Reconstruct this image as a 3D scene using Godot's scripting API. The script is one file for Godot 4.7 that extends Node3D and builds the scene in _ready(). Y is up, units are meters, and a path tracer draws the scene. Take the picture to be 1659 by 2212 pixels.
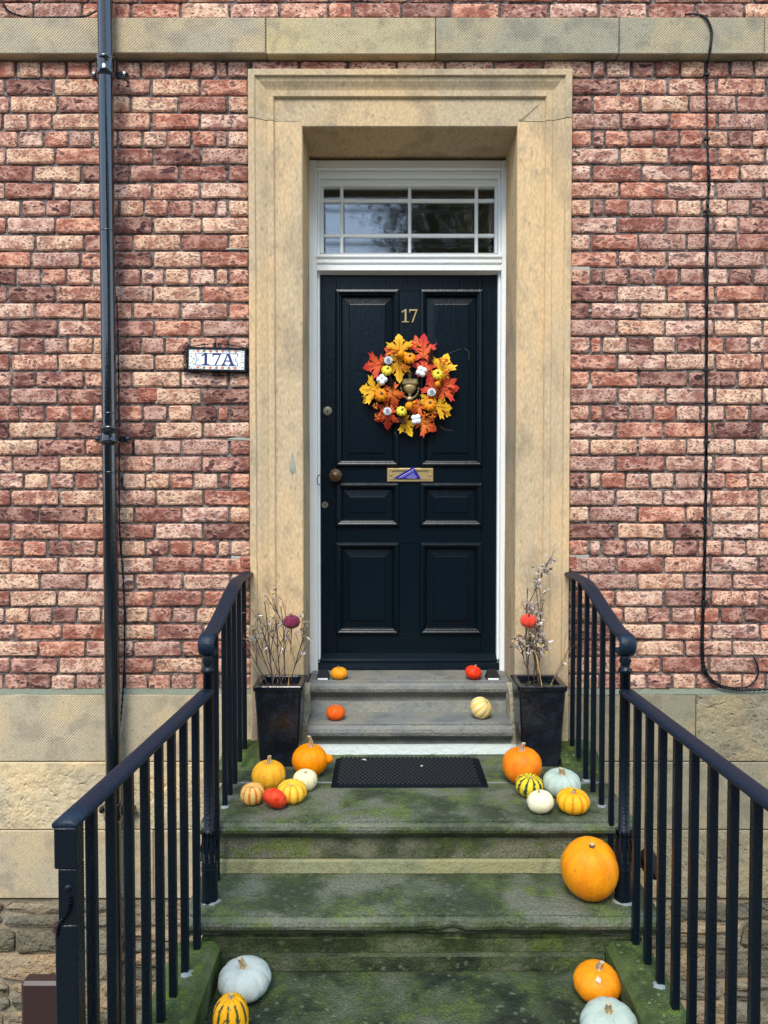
extends Node3D
# A brick town house doorway dressed for autumn. World: y up, metres, z = 0 at the door surround's face,
# +z towards the street, y = 0 on the landing, x = 0 below the camera.

const F := 1662.0          # focal length in units of a 1659 x 2212 picture
const CX := 829.5
const CY := 1106.0
const PITCH := 1.7
const EYE := Vector3(0, 1.25, 3.66)

var M := {}
var taken := {}
var rng := RandomNumberGenerator.new()
var ns := FastNoiseLite.new()

# ------------------------------------------------------------------ placing
func ray(x: float, y: float) -> Vector3:
	var d := Vector3((x - CX) / F, -(y - CY) / F, -1.0)
	return Basis(Vector3(1, 0, 0), deg_to_rad(-PITCH)) * d

func V(x: float, y: float, z: float) -> Vector3:      # where a sight line meets the upright plane at z
	var d := ray(x, y)
	return EYE + d * ((z - EYE.z) / d.z)

func G(x: float, y: float, h: float) -> Vector3:      # where it meets the level plane at height h
	var d := ray(x, y)
	return EYE + d * ((h - EYE.y) / d.y)

# ------------------------------------------------------------------ nodes
func numbered(called: String, parent: Node) -> String:
	var key := str(parent.get_instance_id()) + "/" + called
	var n: int = taken.get(key, 0)
	taken[key] = n + 1
	return called if n == 0 else "%s_%03d" % [called, n]

func thing(called: String, label: String, category: String, at: Vector3, group := "") -> Node3D:
	var o := Node3D.new()
	o.name = numbered(called, self)
	add_child(o)
	o.position = at
	o.set_meta("label", label)
	o.set_meta("category", category)
	if group != "":
		o.set_meta("group", group)
	return o

func part(called: String, mesh: Mesh, m: Material, parent: Node3D, label := "") -> MeshInstance3D:
	# meshes are in world coordinates unless set otherwise: shift back by the parent's place
	var o := MeshInstance3D.new()
	o.mesh = mesh
	o.material_override = m
	o.name = numbered(called, parent)
	parent.add_child(o)
	if parent != self:
		o.global_transform = Transform3D.IDENTITY
	if label != "":
		o.set_meta("label", label)
	return o

func local_part(called: String, mesh: Mesh, m: Material, parent: Node3D, xf := Transform3D.IDENTITY) -> MeshInstance3D:
	var o := MeshInstance3D.new()
	o.mesh = mesh
	o.material_override = m
	o.name = numbered(called, parent)
	parent.add_child(o)
	o.transform = xf
	return o

func structure(called: String, mesh: Mesh, m: Material) -> MeshInstance3D:
	var o := part(called, mesh, m, self)
	o.set_meta("kind", "structure")
	return o

func group_part(called: String, parent: Node3D, at: Vector3) -> Node3D:
	var o := Node3D.new()
	o.name = numbered(called, parent)
	parent.add_child(o)
	o.global_position = at
	return o

# ------------------------------------------------------------------ mesh tools
func begin(smooth := false) -> SurfaceTool:
	var st := SurfaceTool.new()
	st.begin(Mesh.PRIMITIVE_TRIANGLES)
	st.set_smooth_group(0 if smooth else -1)
	return st

func done(st: SurfaceTool) -> ArrayMesh:
	st.generate_normals()
	return st.commit()

func quad(st: SurfaceTool, a: Vector3, b: Vector3, c: Vector3, d: Vector3) -> void:
	for p: Vector3 in [a, b, c, a, c, d]:
		st.add_vertex(p)

func tri(st: SurfaceTool, a: Vector3, b: Vector3, c: Vector3) -> void:
	st.add_vertex(a); st.add_vertex(b); st.add_vertex(c)

func boxp(st: SurfaceTool, lo: Vector3, hi: Vector3, bv := 0.0, xf := Transform3D.IDENTITY) -> void:
	# a box with chamfered edges
	var c := (lo + hi) * 0.5
	var h := (hi - lo) * 0.5
	var b: float = minf(bv, minf(h.x, minf(h.y, h.z)) * 0.9)
	var pt := func(sx: int, sy: int, sz: int, ax: int) -> Vector3:
		var v := Vector3(sx * (h.x - (0.0 if ax == 0 else b)), sy * (h.y - (0.0 if ax == 1 else b)), sz * (h.z - (0.0 if ax == 2 else b)))
		return xf * (c + v)
	for s in [-1, 1]:
		var f := func(a: Vector3, bb: Vector3, cc: Vector3, d: Vector3) -> void:
			if s > 0:
				quad(st, a, d, cc, bb)
			else:
				quad(st, a, bb, cc, d)
		f.call(pt.call(s, -1, -1, 0), pt.call(s, 1, -1, 0), pt.call(s, 1, 1, 0), pt.call(s, -1, 1, 0))
		f.call(pt.call(-1, s, -1, 1), pt.call(-1, s, 1, 1), pt.call(1, s, 1, 1), pt.call(1, s, -1, 1))
		f.call(pt.call(-1, -1, s, 2), pt.call(1, -1, s, 2), pt.call(1, 1, s, 2), pt.call(-1, 1, s, 2))
	if b <= 0.0:
		return
	for s in [-1, 1]:
		for t in [-1, 1]:
			quad(st, pt.call(s, t, -1, 0), pt.call(s, t, 1, 0), pt.call(s, t, 1, 1), pt.call(s, t, -1, 1))
			quad(st, pt.call(s, -1, t, 0), pt.call(s, 1, t, 0), pt.call(s, 1, t, 2), pt.call(s, -1, t, 2))
			quad(st, pt.call(-1, s, t, 1), pt.call(1, s, t, 1), pt.call(1, s, t, 2), pt.call(-1, s, t, 2))
			for w in [-1, 1]:
				tri(st, pt.call(s, t, w, 0), pt.call(s, t, w, 1), pt.call(s, t, w, 2))

func box_mesh(lo: Vector3, hi: Vector3, bv := 0.0) -> ArrayMesh:
	var st := begin()
	boxp(st, lo, hi, bv)
	return done(st)

func lathe(st: SurfaceTool, prof: Array, n: int, xf: Transform3D) -> void:
	for i in prof.size() - 1:
		var p: Vector2 = prof[i]
		var q: Vector2 = prof[i + 1]
		for k in n:
			var a := TAU * k / n
			var b := TAU * (k + 1) / n
			quad(st, xf * Vector3(p.x * cos(a), p.y, p.x * sin(a)), xf * Vector3(p.x * cos(b), p.y, p.x * sin(b)),
				xf * Vector3(q.x * cos(b), q.y, q.x * sin(b)), xf * Vector3(q.x * cos(a), q.y, q.x * sin(a)))

func tube(st: SurfaceTool, pts: Array, r0: float, r1: float, n := 6, caps := true) -> void:
	var rings := []
	var up := Vector3(0.13, 0.9, 0.41).normalized()
	for i in pts.size():
		var a: Vector3 = pts[maxi(i - 1, 0)]
		var b: Vector3 = pts[mini(i + 1, pts.size() - 1)]
		var t := (b - a).normalized()
		var u := t.cross(up)
		if u.length() < 0.2:
			u = t.cross(Vector3(1, 0, 0))
		u = u.normalized()
		var w := t.cross(u).normalized()
		up = w if absf(w.dot(up)) > 0.2 else up
		if w.dot(up) < 0:
			u = -u; w = -w
		var r := lerpf(r0, r1, float(i) / maxf(1.0, pts.size() - 1))
		var ring := []
		for k in n:
			var ang := TAU * k / n
			ring.append(pts[i] + (u * cos(ang) + w * sin(ang)) * r)
		rings.append(ring)
	for i in rings.size() - 1:
		for k in n:
			var k2: int = (k + 1) % n
			quad(st, rings[i][k], rings[i][k2], rings[i + 1][k2], rings[i + 1][k])
	if caps:
		for k in range(1, n - 1):
			tri(st, rings[0][0], rings[0][k], rings[0][k + 1])
			tri(st, rings[-1][0], rings[-1][k + 1], rings[-1][k])

func curve(pts: Array, steps := 6) -> Array:            # Catmull-Rom through the points
	var out := []
	for i in pts.size() - 1:
		var a: Vector3 = pts[maxi(i - 1, 0)]
		var b: Vector3 = pts[i]
		var c: Vector3 = pts[i + 1]
		var d: Vector3 = pts[mini(i + 2, pts.size() - 1)]
		for k in steps:
			var t := float(k) / steps
			out.append(b.cubic_interpolate(c, a, d, t))
	out.append(pts[-1])
	return out

func sweep(st: SurfaceTool, pts: Array, sec: Array, side: Vector3) -> void:
	# a section (x across along side, y up) carried along a path that lies in the plane across side
	var rings := []
	for i in pts.size():
		var a: Vector3 = pts[maxi(i - 1, 0)]
		var b: Vector3 = pts[mini(i + 1, pts.size() - 1)]
		var t := (b - a).normalized()
		var up := side.cross(t).normalized()
		var ring := []
		for s: Vector2 in sec:
			ring.append(pts[i] + side * s.x + up * s.y)
		rings.append(ring)
	var n := sec.size()
	for i in rings.size() - 1:
		for k in n:
			var k2: int = (k + 1) % n
			quad(st, rings[i][k], rings[i][k2], rings[i + 1][k2], rings[i + 1][k])
	for k in range(1, n - 1):
		tri(st, rings[0][0], rings[0][k + 1], rings[0][k])
		tri(st, rings[-1][0], rings[-1][k], rings[-1][k + 1])

func frame_rings(st: SurfaceTool, lo: Vector2, hi: Vector2, prof: Array, z0: float, fill := false) -> void:
	# mitred moulding round a rectangle; prof holds (inset, height)
	for i in prof.size() - 1:
		var p: Vector2 = prof[i]
		var q: Vector2 = prof[i + 1]
		var ring := func(v: Vector2) -> Array:
			return [Vector3(lo.x + v.x, lo.y + v.x, z0 + v.y), Vector3(hi.x - v.x, lo.y + v.x, z0 + v.y), Vector3(hi.x - v.x, hi.y - v.x, z0 + v.y), Vector3(lo.x + v.x, hi.y - v.x, z0 + v.y)]
		var a: Array = ring.call(p)
		var b: Array = ring.call(q)
		for k in 4:
			quad(st, a[k], b[k], b[(k + 1) % 4], a[(k + 1) % 4])
	if fill:
		var v: Vector2 = prof[-1]
		quad(st, Vector3(lo.x + v.x, lo.y + v.x, z0 + v.y), Vector3(lo.x + v.x, hi.y - v.x, z0 + v.y), Vector3(hi.x - v.x, hi.y - v.x, z0 + v.y), Vector3(hi.x - v.x, lo.y + v.x, z0 + v.y))

func extrude_x(st: SurfaceTool, prof: Array, x0: float, x1: float, n: int, rough: float, seed_: int, chips := []) -> void:
	# prof holds (z, y) round a closed outline; edges wander by rough, chips hold (x, half width, depth)
	var rings := []
	var zmax := -9.0
	for p: Vector2 in prof:
		zmax = maxf(zmax, p.x)
	for i in n + 1:
		var x := lerpf(x0, x1, float(i) / n)
		var ring := []
		for k in prof.size():
			var p: Vector2 = prof[k]
			var w := Vector2(ns.get_noise_3d(x * 260.0, k * 37.0, seed_), ns.get_noise_3d(x * 260.0, k * 37.0, seed_ + 50.0)) * rough
			if i == 0 or i == n:
				w *= 0.3
			var push := 0.0
			if p.x > zmax - 0.02:
				for c: Vector3 in chips:
					push += c.z * maxf(0.0, 1.0 - pow(absf(x - c.x) / c.y, 2.0)) * (0.7 + 0.6 * ns.get_noise_2d(x * 900.0, k * 20.0))
			ring.append(Vector3(x, p.y + w.y, p.x + w.x - push))
		rings.append(ring)
	var m := prof.size()
	for i in n:
		for k in m:
			var k2: int = (k + 1) % m
			quad(st, rings[i][k], rings[i + 1][k], rings[i + 1][k2], rings[i][k2])
	var idx := Geometry2D.triangulate_polygon(PackedVector2Array(prof))
	for i in range(0, idx.size(), 3):
		tri(st, rings[0][idx[i]], rings[0][idx[i + 1]], rings[0][idx[i + 2]])
		tri(st, rings[n][idx[i]], rings[n][idx[i + 2]], rings[n][idx[i + 1]])

func block(w: float, h: float, depth: float, seed_: int, rag: float, rnd: float, puff: float) -> ArrayMesh:
	# one brick or stone, centred on its face: 50 triangles, worn corners, a slightly swollen front
	var r := RandomNumberGenerator.new()
	r.seed = seed_
	var c := rnd
	var pts := [Vector2(-w / 2 + c, h / 2), Vector2(0, h / 2), Vector2(w / 2 - c, h / 2), Vector2(w / 2, h / 2 - c), Vector2(w / 2, -h / 2 + c),
		Vector2(w / 2 - c, -h / 2), Vector2(0, -h / 2), Vector2(-w / 2 + c, -h / 2), Vector2(-w / 2, -h / 2 + c), Vector2(-w / 2, h / 2 - c)]
	var st := begin(true)
	var outer := []
	for p: Vector2 in pts:
		outer.append(p + Vector2(r.randf_range(-rag, rag), r.randf_range(-rag, rag)))
	var bev: float = minf(h * 0.12, 0.007)
	var inner := []
	for p: Vector2 in outer:
		inner.append(p - Vector2(signf(p.x) * minf(bev, absf(p.x)), signf(p.y) * bev) * r.randf_range(0.7, 1.2))
	var zi := []
	for k in 10:
		zi.append(r.randf_range(-puff, puff * 0.4))
	var mid := Vector3(r.randf_range(-0.2, 0.2) * w, r.randf_range(-0.15, 0.15) * h, puff)
	for k in 10:
		var k2 := (k + 1) % 10
		var a: Vector2 = outer[k]
		var b: Vector2 = outer[k2]
		var ia: Vector2 = inner[k]
		var ib: Vector2 = inner[k2]
		st.set_smooth_group(1)
		quad(st, Vector3(a.x, a.y, -depth), Vector3(a.x, a.y, -0.006), Vector3(b.x, b.y, -0.006), Vector3(b.x, b.y, -depth))
		st.set_smooth_group(2)
		quad(st, Vector3(a.x, a.y, -0.006), Vector3(ia.x, ia.y, zi[k]), Vector3(ib.x, ib.y, zi[k2]), Vector3(b.x, b.y, -0.006))
		st.set_smooth_group(0)
		tri(st, Vector3(ia.x, ia.y, zi[k]), mid, Vector3(ib.x, ib.y, zi[k2]))
	return done(st)

# ------------------------------------------------------------------ textures
func nb(size: int, seed_: int, freq: float, oct: int, kind := FastNoiseLite.TYPE_SIMPLEX_SMOOTH, ridged := false) -> PackedByteArray:
	var n := FastNoiseLite.new()
	n.noise_type = kind
	n.seed = seed_
	n.frequency = freq
	n.fractal_type = FastNoiseLite.FRACTAL_RIDGED if ridged else FastNoiseLite.FRACTAL_FBM
	n.fractal_octaves = oct
	return n.get_seamless_image(size, size).get_data()

func ss(a: float, b: float, x: float) -> float:
	return smoothstep(a, b, x)

func tex(size: int, fn: Callable) -> ImageTexture:      # fn(i, x, y) gives an sRGB colour
	var data := PackedByteArray()
	data.resize(size * size * 3)
	var i := 0
	for y in size:
		for x in size:
			var c: Color = fn.call(i, x, y)
			data[i * 3] = clampi(int(c.r * 255.0), 0, 255)
			data[i * 3 + 1] = clampi(int(c.g * 255.0), 0, 255)
			data[i * 3 + 2] = clampi(int(c.b * 255.0), 0, 255)
			i += 1
	var im := Image.create_from_data(size, size, false, Image.FORMAT_RGB8, data)
	im.generate_mipmaps()
	return ImageTexture.create_from_image(im)

func bump(size: int, bytes: PackedByteArray, strength: float) -> ImageTexture:
	var im := Image.create_from_data(size, size, false, Image.FORMAT_L8, bytes)
	im.convert(Image.FORMAT_RGBA8)
	im.bump_map_to_normal_map(strength)
	im.generate_mipmaps()
	return ImageTexture.create_from_image(im)

func mat(color: Color, rough: float, t: Texture2D = null, scale := 1.0, nrm: Texture2D = null, nstr := 1.0, off := Vector3.ZERO, spec := 0.5) -> StandardMaterial3D:
	var m := StandardMaterial3D.new()
	m.albedo_color = color
	m.roughness = rough
	m.metallic_specular = spec
	m.cull_mode = BaseMaterial3D.CULL_DISABLED
	if t:
		m.albedo_texture = t
	if nrm:
		m.normal_enabled = true
		m.normal_texture = nrm
		m.normal_scale = nstr
	if t or nrm:
		m.uv1_triplanar = true
		m.uv1_world_triplanar = true
		m.uv1_triplanar_sharpness = 4.0
		m.uv1_scale = Vector3.ONE * scale
		m.uv1_offset = off
	return m

func vmat(rough: float, nrm: Texture2D = null, nstr := 1.0, scale := 1.0) -> StandardMaterial3D:
	var m := mat(Color.WHITE, rough, null, scale, nrm, nstr)
	m.vertex_color_use_as_albedo = true
	return m

func lin(r: float, g: float, b: float) -> Color:      # linear base colour to sRGB
	return Color(r, g, b).linear_to_srgb()

func make_materials() -> void:
	var S := 512
	var a := nb(S, 11, 0.016, 4)
	var b := nb(S, 12, 0.030, 4)
	var c := nb(S, 13, 0.11, 2)
	var d := nb(S, 14, 0.006, 3)
	var e := nb(S, 15, 0.05, 3)
	var grit := nb(S, 16, 0.22, 2)
	# fired clay: deep red skin worn to buff, soot, black specks
	var brick_of := func(worn: float, soot_k: float, specks: float, red: Color) -> ImageTexture:
		return tex(S, func(i: int, _x: int, _y: int) -> Color:
			var k := ss(0.31, 0.59, a[i] / 255.0 * 0.40 + e[i] / 255.0 * 0.35 + b[i] / 255.0 * 0.25 + worn)
			var col := red.lerp(Color(0.905, 0.78, 0.695), k)
			col = col.lerp(Color(0.68, 0.48, 0.44), ss(0.45, 0.75, c[i] / 255.0) * 0.30)
			col = col.lerp(Color(0.36, 0.27, 0.27), ss(0.55, 0.70, b[i] / 255.0 * 0.55 + e[i] / 255.0 * 0.45) * soot_k)
			col = col.lerp(Color(0.16, 0.12, 0.12), ss(0.70, 0.78, c[i] / 255.0 * 0.8 + grit[i] / 255.0 * 0.2) * specks)
			var g := 0.84 + 0.32 * grit[i] / 255.0
			return Color(col.r * g, col.g * g, col.b * g))
	var brick_texs := [brick_of.call(0.0, 0.80, 0.85, Color(0.60, 0.43, 0.385)), brick_of.call(0.03, 0.60, 0.9, Color(0.65, 0.47, 0.415)), brick_of.call(-0.02, 0.7, 0.7, Color(0.62, 0.43, 0.38)), brick_of.call(-0.01, 0.95, 0.8, Color(0.55, 0.405, 0.37))]
	var brick_tex: ImageTexture = brick_texs[0]
	var hb := PackedByteArray(); hb.resize(S * S)
	var crease := nb(S, 17, 0.018, 3, FastNoiseLite.TYPE_SIMPLEX_SMOOTH, true)
	for i in S * S:
		hb[i] = clampi(int(e[i] * 0.45 + grit[i] * 0.2 + b[i] * 0.3 - maxf(0.0, crease[i] - 205.0) * 2.4), 0, 255)
	var brick_n := bump(S, hb, 5.0)
	M.bricks = []
	var tints := [Color(1.0, 0.95, 0.92), Color(0.90, 0.81, 0.79), Color(1.0, 0.97, 0.93), Color(0.85, 0.75, 0.73), Color(1.0, 0.97, 0.95), Color(0.88, 0.83, 0.82), Color(1.0, 0.88, 0.82), Color(0.77, 0.69, 0.68), Color(1.0, 0.92, 0.87), Color(1.0, 0.97, 0.91), Color(0.96, 0.85, 0.80), Color(1.0, 0.95, 0.88)]
	for k in tints.size():
		M.bricks.append(mat(tints[k], 0.88, brick_texs[[0, 3, 1, 2, 0, 1, 2, 3, 0, 1, 2, 1][k]], 1.15, brick_n, 0.8, Vector3(k * 0.37, k * 0.61, k * 0.23), 0.25))
		(M.bricks[k] as StandardMaterial3D).uv1_scale = Vector3([0.95, 0.7, 1.2][k % 3], [1.5, 1.2, 1.7][k % 3], 1.4)
	M.red_brick = mat(Color(0.86, 0.66, 0.60), 0.9, brick_tex, 1.4, brick_n, 0.8)
	var mort := tex(S, func(i: int, _x: int, _y: int) -> Color:
		var col := Color(0.41, 0.37, 0.35).lerp(Color(0.57, 0.53, 0.50), ss(0.40, 0.75, a[i] / 255.0) * 0.8)
		col = col.lerp(Color(0.22, 0.20, 0.20), ss(0.5, 0.7, e[i] / 255.0) * 0.7)
		var g := 0.8 + 0.4 * grit[i] / 255.0
		return Color(col.r * g, col.g * g, col.b * g))
	M.mortar = mat(Color(1, 1, 1), 0.95, mort, 1.3, brick_n, 1.0, Vector3(0.2, 0.4, 0.1), 0.2)
	M.new_mortar = mat(Color(0.66, 0.65, 0.60), 0.95, null, 2.0, brick_n, 0.5, Vector3.ZERO, 0.2)
	# sandstone: buff with ochre, grey soot and fine grain
	var soot := nb(S, 18, 0.012, 5)
	var stone_tex := tex(S, func(i: int, _x: int, _y: int) -> Color:
		var col := Color(0.79, 0.75, 0.67).lerp(Color(0.85, 0.78, 0.66), ss(0.35, 0.7, d[i] / 255.0))
		col = col.lerp(Color(0.66, 0.63, 0.57), ss(0.50, 0.85, soot[i] / 255.0) * 0.6)
		col = col.lerp(Color(0.60, 0.58, 0.55), ss(0.62, 0.9, b[i] / 255.0) * 0.35)
		col = col.lerp(Color(0.46, 0.44, 0.42), ss(0.80, 0.9, c[i] / 255.0) * 0.35)
		var g := 0.90 + 0.2 * grit[i] / 255.0
		return Color(col.r * g, col.g * g, col.b * g))
	var hs := PackedByteArray(); hs.resize(S * S)
	for i in S * S:
		hs[i] = clampi(int(e[i] * 0.5 + grit[i] * 0.35 + c[i] * 0.15), 0, 255)
	var stone_n := bump(S, hs, 3.0)
	M.stone_n = stone_n
	var tool_ := PackedByteArray(); tool_.resize(S * S)
	var tool_v := PackedByteArray(); tool_v.resize(S * S)
	for y in S:
		for x in S:
			var i := y * S + x
			var wob := e[i] / 255.0 * 1.6
			tool_[i] = clampi(int(70.0 + 60.0 * sin(TAU * 104.0 * (x + y) / S + wob) + e[i] * 0.3 + grit[i] * 0.15), 0, 255)
			tool_v[i] = clampi(int(70.0 + 50.0 * sin(TAU * (104.0 * x + 12.0 * y) / S + wob) + e[i] * 0.3 + grit[i] * 0.15), 0, 255)
	var tool_n := bump(S, tool_, 2.2)
	var toolv_n := bump(S, tool_v, 2.2)
	M.surround = mat(Color(0.97, 0.90, 0.81), 0.9, stone_tex, 0.40, stone_n, 0.22, Vector3(0.1, 0.3, 0), 0.25)
	M.lintel = mat(Color(0.92, 0.865, 0.79), 0.9, stone_tex, 0.40, stone_n, 0.22, Vector3(0.5, 0.7, 0), 0.25)
	M.surround.uv1_scale = Vector3(0.55, 0.30, 0.55)
	M.lintel.uv1_scale = Vector3(0.45, 0.45, 0.45)
	M.bands = [mat(Color(0.86, 0.84, 0.80), 0.9, stone_tex, 0.7, tool_n, 0.9, Vector3(0.7, 0.1, 0), 0.25), mat(Color(0.92, 0.89, 0.79), 0.9, stone_tex, 0.8, tool_n, 0.9, Vector3(0.2, 0.6, 0), 0.25),
		mat(Color(0.80, 0.80, 0.77), 0.9, stone_tex, 0.75, tool_n, 0.9, Vector3(0.4, 0.35, 0), 0.25)]
	M.plinth_tool = mat(Color(0.94, 0.91, 0.86), 0.9, stone_tex, 0.75, tool_n, 0.9, Vector3(0.15, 0.8, 0), 0.25)
	M.plinth_toolv = mat(Color(0.74, 0.74, 0.70), 0.9, stone_tex, 0.75, toolv_n, 0.9, Vector3(0.6, 0.2, 0), 0.25)
	M.plinth_rough = mat(Color(1.0, 0.96, 0.88), 0.92, stone_tex, 0.6, brick_n, 0.8, Vector3(0.9, 0.5, 0), 0.25)
	M.plinth_grey = mat(Color(0.74, 0.73, 0.68), 0.92, stone_tex, 0.6, brick_n, 0.8, Vector3(0.35, 0.55, 0), 0.25)
	M.rubble = []
	for k in 4:
		M.rubble.append(mat([Color(0.62, 0.63, 0.62), Color(0.72, 0.69, 0.65), Color(0.54, 0.55, 0.54), Color(0.78, 0.72, 0.66)][k], 0.95, stone_tex, 0.9, brick_n, 1.6, Vector3(k * 0.3, k * 0.7, 0), 0.2))
	M.rubble_mortar = mat(Color(0.74, 0.72, 0.69), 0.95, mort, 1.0, brick_n, 1.0)
	M.rubble_mortar.albedo_texture = stone_tex
	# worn treads: grey sandstone under green algae, black wet patches, pale lichen spots
	var lich := nb(S, 21, 0.045, 1, FastNoiseLite.TYPE_CELLULAR)
	var moss_of := func(green: float, dark: float, spots: float) -> ImageTexture:
		return tex(S, func(i: int, _x: int, _y: int) -> Color:
			var col := Color(0.47, 0.46, 0.41).lerp(Color(0.34, 0.37, 0.28), ss(0.30, 0.65, soot[i] / 255.0 * 0.5 + d[i] / 255.0 * 0.5 + green - 0.5))
			col = col.lerp(Color(0.43, 0.47, 0.26), ss(0.46, 0.70, e[i] / 255.0 * 0.4 + soot[i] / 255.0 * 0.6) * 0.75)
			col = col.lerp(Color(0.15, 0.17, 0.14), ss(0.42, 0.72, b[i] / 255.0 * 0.2 + d[i] / 255.0 * 0.55 + soot[i] / 255.0 * 0.25) * dark)
			if spots > 0.0:
				col = col.lerp(Color(0.62, 0.65, 0.56), ss(0.80, 0.92, 1.0 - lich[i] / 255.0) * ss(0.45, 0.65, c[i] / 255.0 * 0.5 + d[i] / 255.0 * 0.5) * spots)
			var g := 0.78 + 0.44 * grit[i] / 255.0
			return Color(col.r * g, col.g * g, col.b * g))
	M.tread = mat(Color(0.84, 0.87, 0.83), 0.60, moss_of.call(0.52, 0.50, 0.25), 0.75, stone_n, 1.0, Vector3(0.3, 0, 0.2), 0.4)
	M.tread_low = mat(Color(0.72, 0.76, 0.68), 0.60, moss_of.call(0.66, 0.8, 0.6), 0.9, stone_n, 1.2, Vector3(0.1, 0, 0.6), 0.4)
	M.riser = mat(Color(0.92, 0.93, 0.86), 0.85, moss_of.call(0.36, 0.45, 0.15), 0.8, stone_n, 1.2, Vector3(0.6, 0.35, 0.2), 0.3)
	M.riser_low = mat(Color(0.82, 0.86, 0.74), 0.85, moss_of.call(0.58, 0.7, 0.3), 0.8, stone_n, 1.2, Vector3(0.2, 0.75, 0.2), 0.3)
	M.moss_kerb = mat(Color(0.84, 0.90, 0.70), 0.85, moss_of.call(0.75, 0.6, 0.5), 1.0, stone_n, 1.2, Vector3(0.8, 0.1, 0.9), 0.3)
	M.step_grey = mat(Color(0.60, 0.64, 0.69), 0.75, stone_tex, 0.8, stone_n, 1.0, Vector3(0.45, 0.1, 0.3), 0.35)
	M.step_cement = mat(Color(0.66, 0.71, 0.77), 0.9, stone_tex, 0.9, stone_n, 1.0, Vector3(0.1, 0.9, 0.3), 0.3)
	M.strip = mat(Color(0.68, 0.72, 0.62), 0.9, stone_tex, 0.9, stone_n, 1.0, Vector3(0.25, 0.4, 0.3), 0.3)
	M.white_strip = mat(Color(0.86, 0.90, 0.88), 0.8, null, 1.2, stone_n, 1.0)
	M.cheek = mat(Color(0.80, 0.81, 0.78), 0.92, stone_tex, 0.9, brick_n, 1.2, Vector3(0.65, 0.4, 0.3), 0.25)
	M.filler = mat(Color(0.60, 0.60, 0.53), 0.95, null, 1.4, brick_n, 0.6)
	M.ledge_moss = mat(Color(0.47, 0.49, 0.42), 0.95, null, 1.4, brick_n, 1.2)
	# paint: brush marks on wood, knobbly layers on iron
	var grain := nb(S, 31, 0.02, 3)
	var hg := PackedByteArray(); hg.resize(S * S)
	for y in S:
		for x in S:
			var g1: int = grain[((y >> 4) % S) * S + (x * 5) % S]
			hg[y * S + x] = clampi(int(g1 * 0.35 + grain[y * S + x] * 0.35 + c[y * S + x] * 0.12), 0, 255)
	var paint_n := bump(S, hg, 3.0)
	var iron_n := bump(S, e, 2.5)
	M.door = mat(Color(0.016, 0.070, 0.105), 0.26, null, 2.2, paint_n, 0.45, Vector3.ZERO, 0.34)
	M.iron = mat(Color(0.020, 0.066, 0.105), 0.36, null, 2.6, iron_n, 0.8, Vector3.ZERO, 0.38)
	M.iron_sky_sheen = mat(Color(0.050, 0.115, 0.175), 0.48, null, 2.6, iron_n, 0.8, Vector3.ZERO, 0.38)  # lighter, bluer copy of iron: sky sheen on the rails put into base colour
	M.pipe = mat(Color(0.02, 0.06, 0.09), 0.12, null, 2.0, iron_n, 0.2)
	M.pipe.clearcoat_enabled = true
	M.pipe.clearcoat = 1.0
	M.pipe.clearcoat_roughness = 0.08
	M.black = mat(Color(0.05, 0.055, 0.06), 0.55)
	M.cable = mat(Color(0.05, 0.06, 0.075), 0.5)
	M.rust = mat(Color(0.30, 0.13, 0.09), 0.9, null, 3.0, brick_n, 1.0)
	M.white = mat(Color(0.93, 0.94, 0.93), 0.42, null, 1.6, paint_n, 0.7)
	M.dark_room = mat(Color(0.20, 0.19, 0.18), 0.9)
	M.glass = mat(Color(0.90, 0.95, 0.97, 0.0), 0.02, null, 1.5, bump(S, a, 1.0), 0.10)
	M.glass.transparency = BaseMaterial3D.TRANSPARENCY_ALPHA
	M.glass.metallic_specular = 1.0
	M.brass = mat(Color(0.72, 0.63, 0.44), 0.40, null, 3.0, iron_n, 0.3)
	M.brass.metallic = 0.5
	M.bronze = mat(Color(0.44, 0.35, 0.27), 0.35)
	M.bronze.metallic = 0.85
	M.steel = mat(Color(0.62, 0.58, 0.50), 0.35)
	M.steel.metallic = 0.9
	M.glaze = mat(Color(1, 1, 1), 0.16, tex(256, func(_i: int, x: int, y: int) -> Color:
		var j := (y * 2) * S + x * 2
		var col := Color(0.075, 0.09, 0.115).lerp(Color(0.10, 0.13, 0.17), ss(0.40, 0.70, soot[j] / 255.0 * 0.6 + a[j] / 255.0 * 0.4))
		return col.lerp(Color(0.065, 0.07, 0.08), ss(0.60, 0.75, b[j] / 255.0) * 0.5)), 1.6, iron_n, 0.25)
	M.soil = mat(Color(0.13, 0.10, 0.08), 0.95, null, 4.0, brick_n, 2.0)
	M.rubber = mat(Color(0.03, 0.055, 0.075), 0.72, null, 1.0, null, 1.0, Vector3.ZERO, 0.22)
	M.rubber_shiny = mat(Color(0.03, 0.055, 0.075), 0.55, null, 1.0, null, 1.0, Vector3.ZERO, 0.25)
	M.brown_plastic = mat(Color(0.23, 0.16, 0.16), 0.4)
	M.lead = mat(Color(0.52, 0.54, 0.53), 0.75, null, 4.0, brick_n, 1.0)
	M.pumpkin = vmat(0.46, stone_n, 0.6, 2.4)
	M.pumpkin.metallic_specular = 0.28
	M.velvet = vmat(0.95)
	M.velvet.rim_enabled = true
	M.velvet.rim = 0.4
	M.stem = vmat(0.85, brick_n, 1.0, 4.0)
	M.twig = mat(Color(0.36, 0.28, 0.25), 0.9)
	M.twig_pale = mat(Color(0.58, 0.49, 0.42), 0.9)
	M.twig_dark = mat(Color(0.17, 0.12, 0.11), 0.9)
	M.dry_leaf = vmat(0.8)
	M.cane = mat(Color(0.80, 0.64, 0.40), 0.7)
	M.silk = vmat(0.7)
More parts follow.
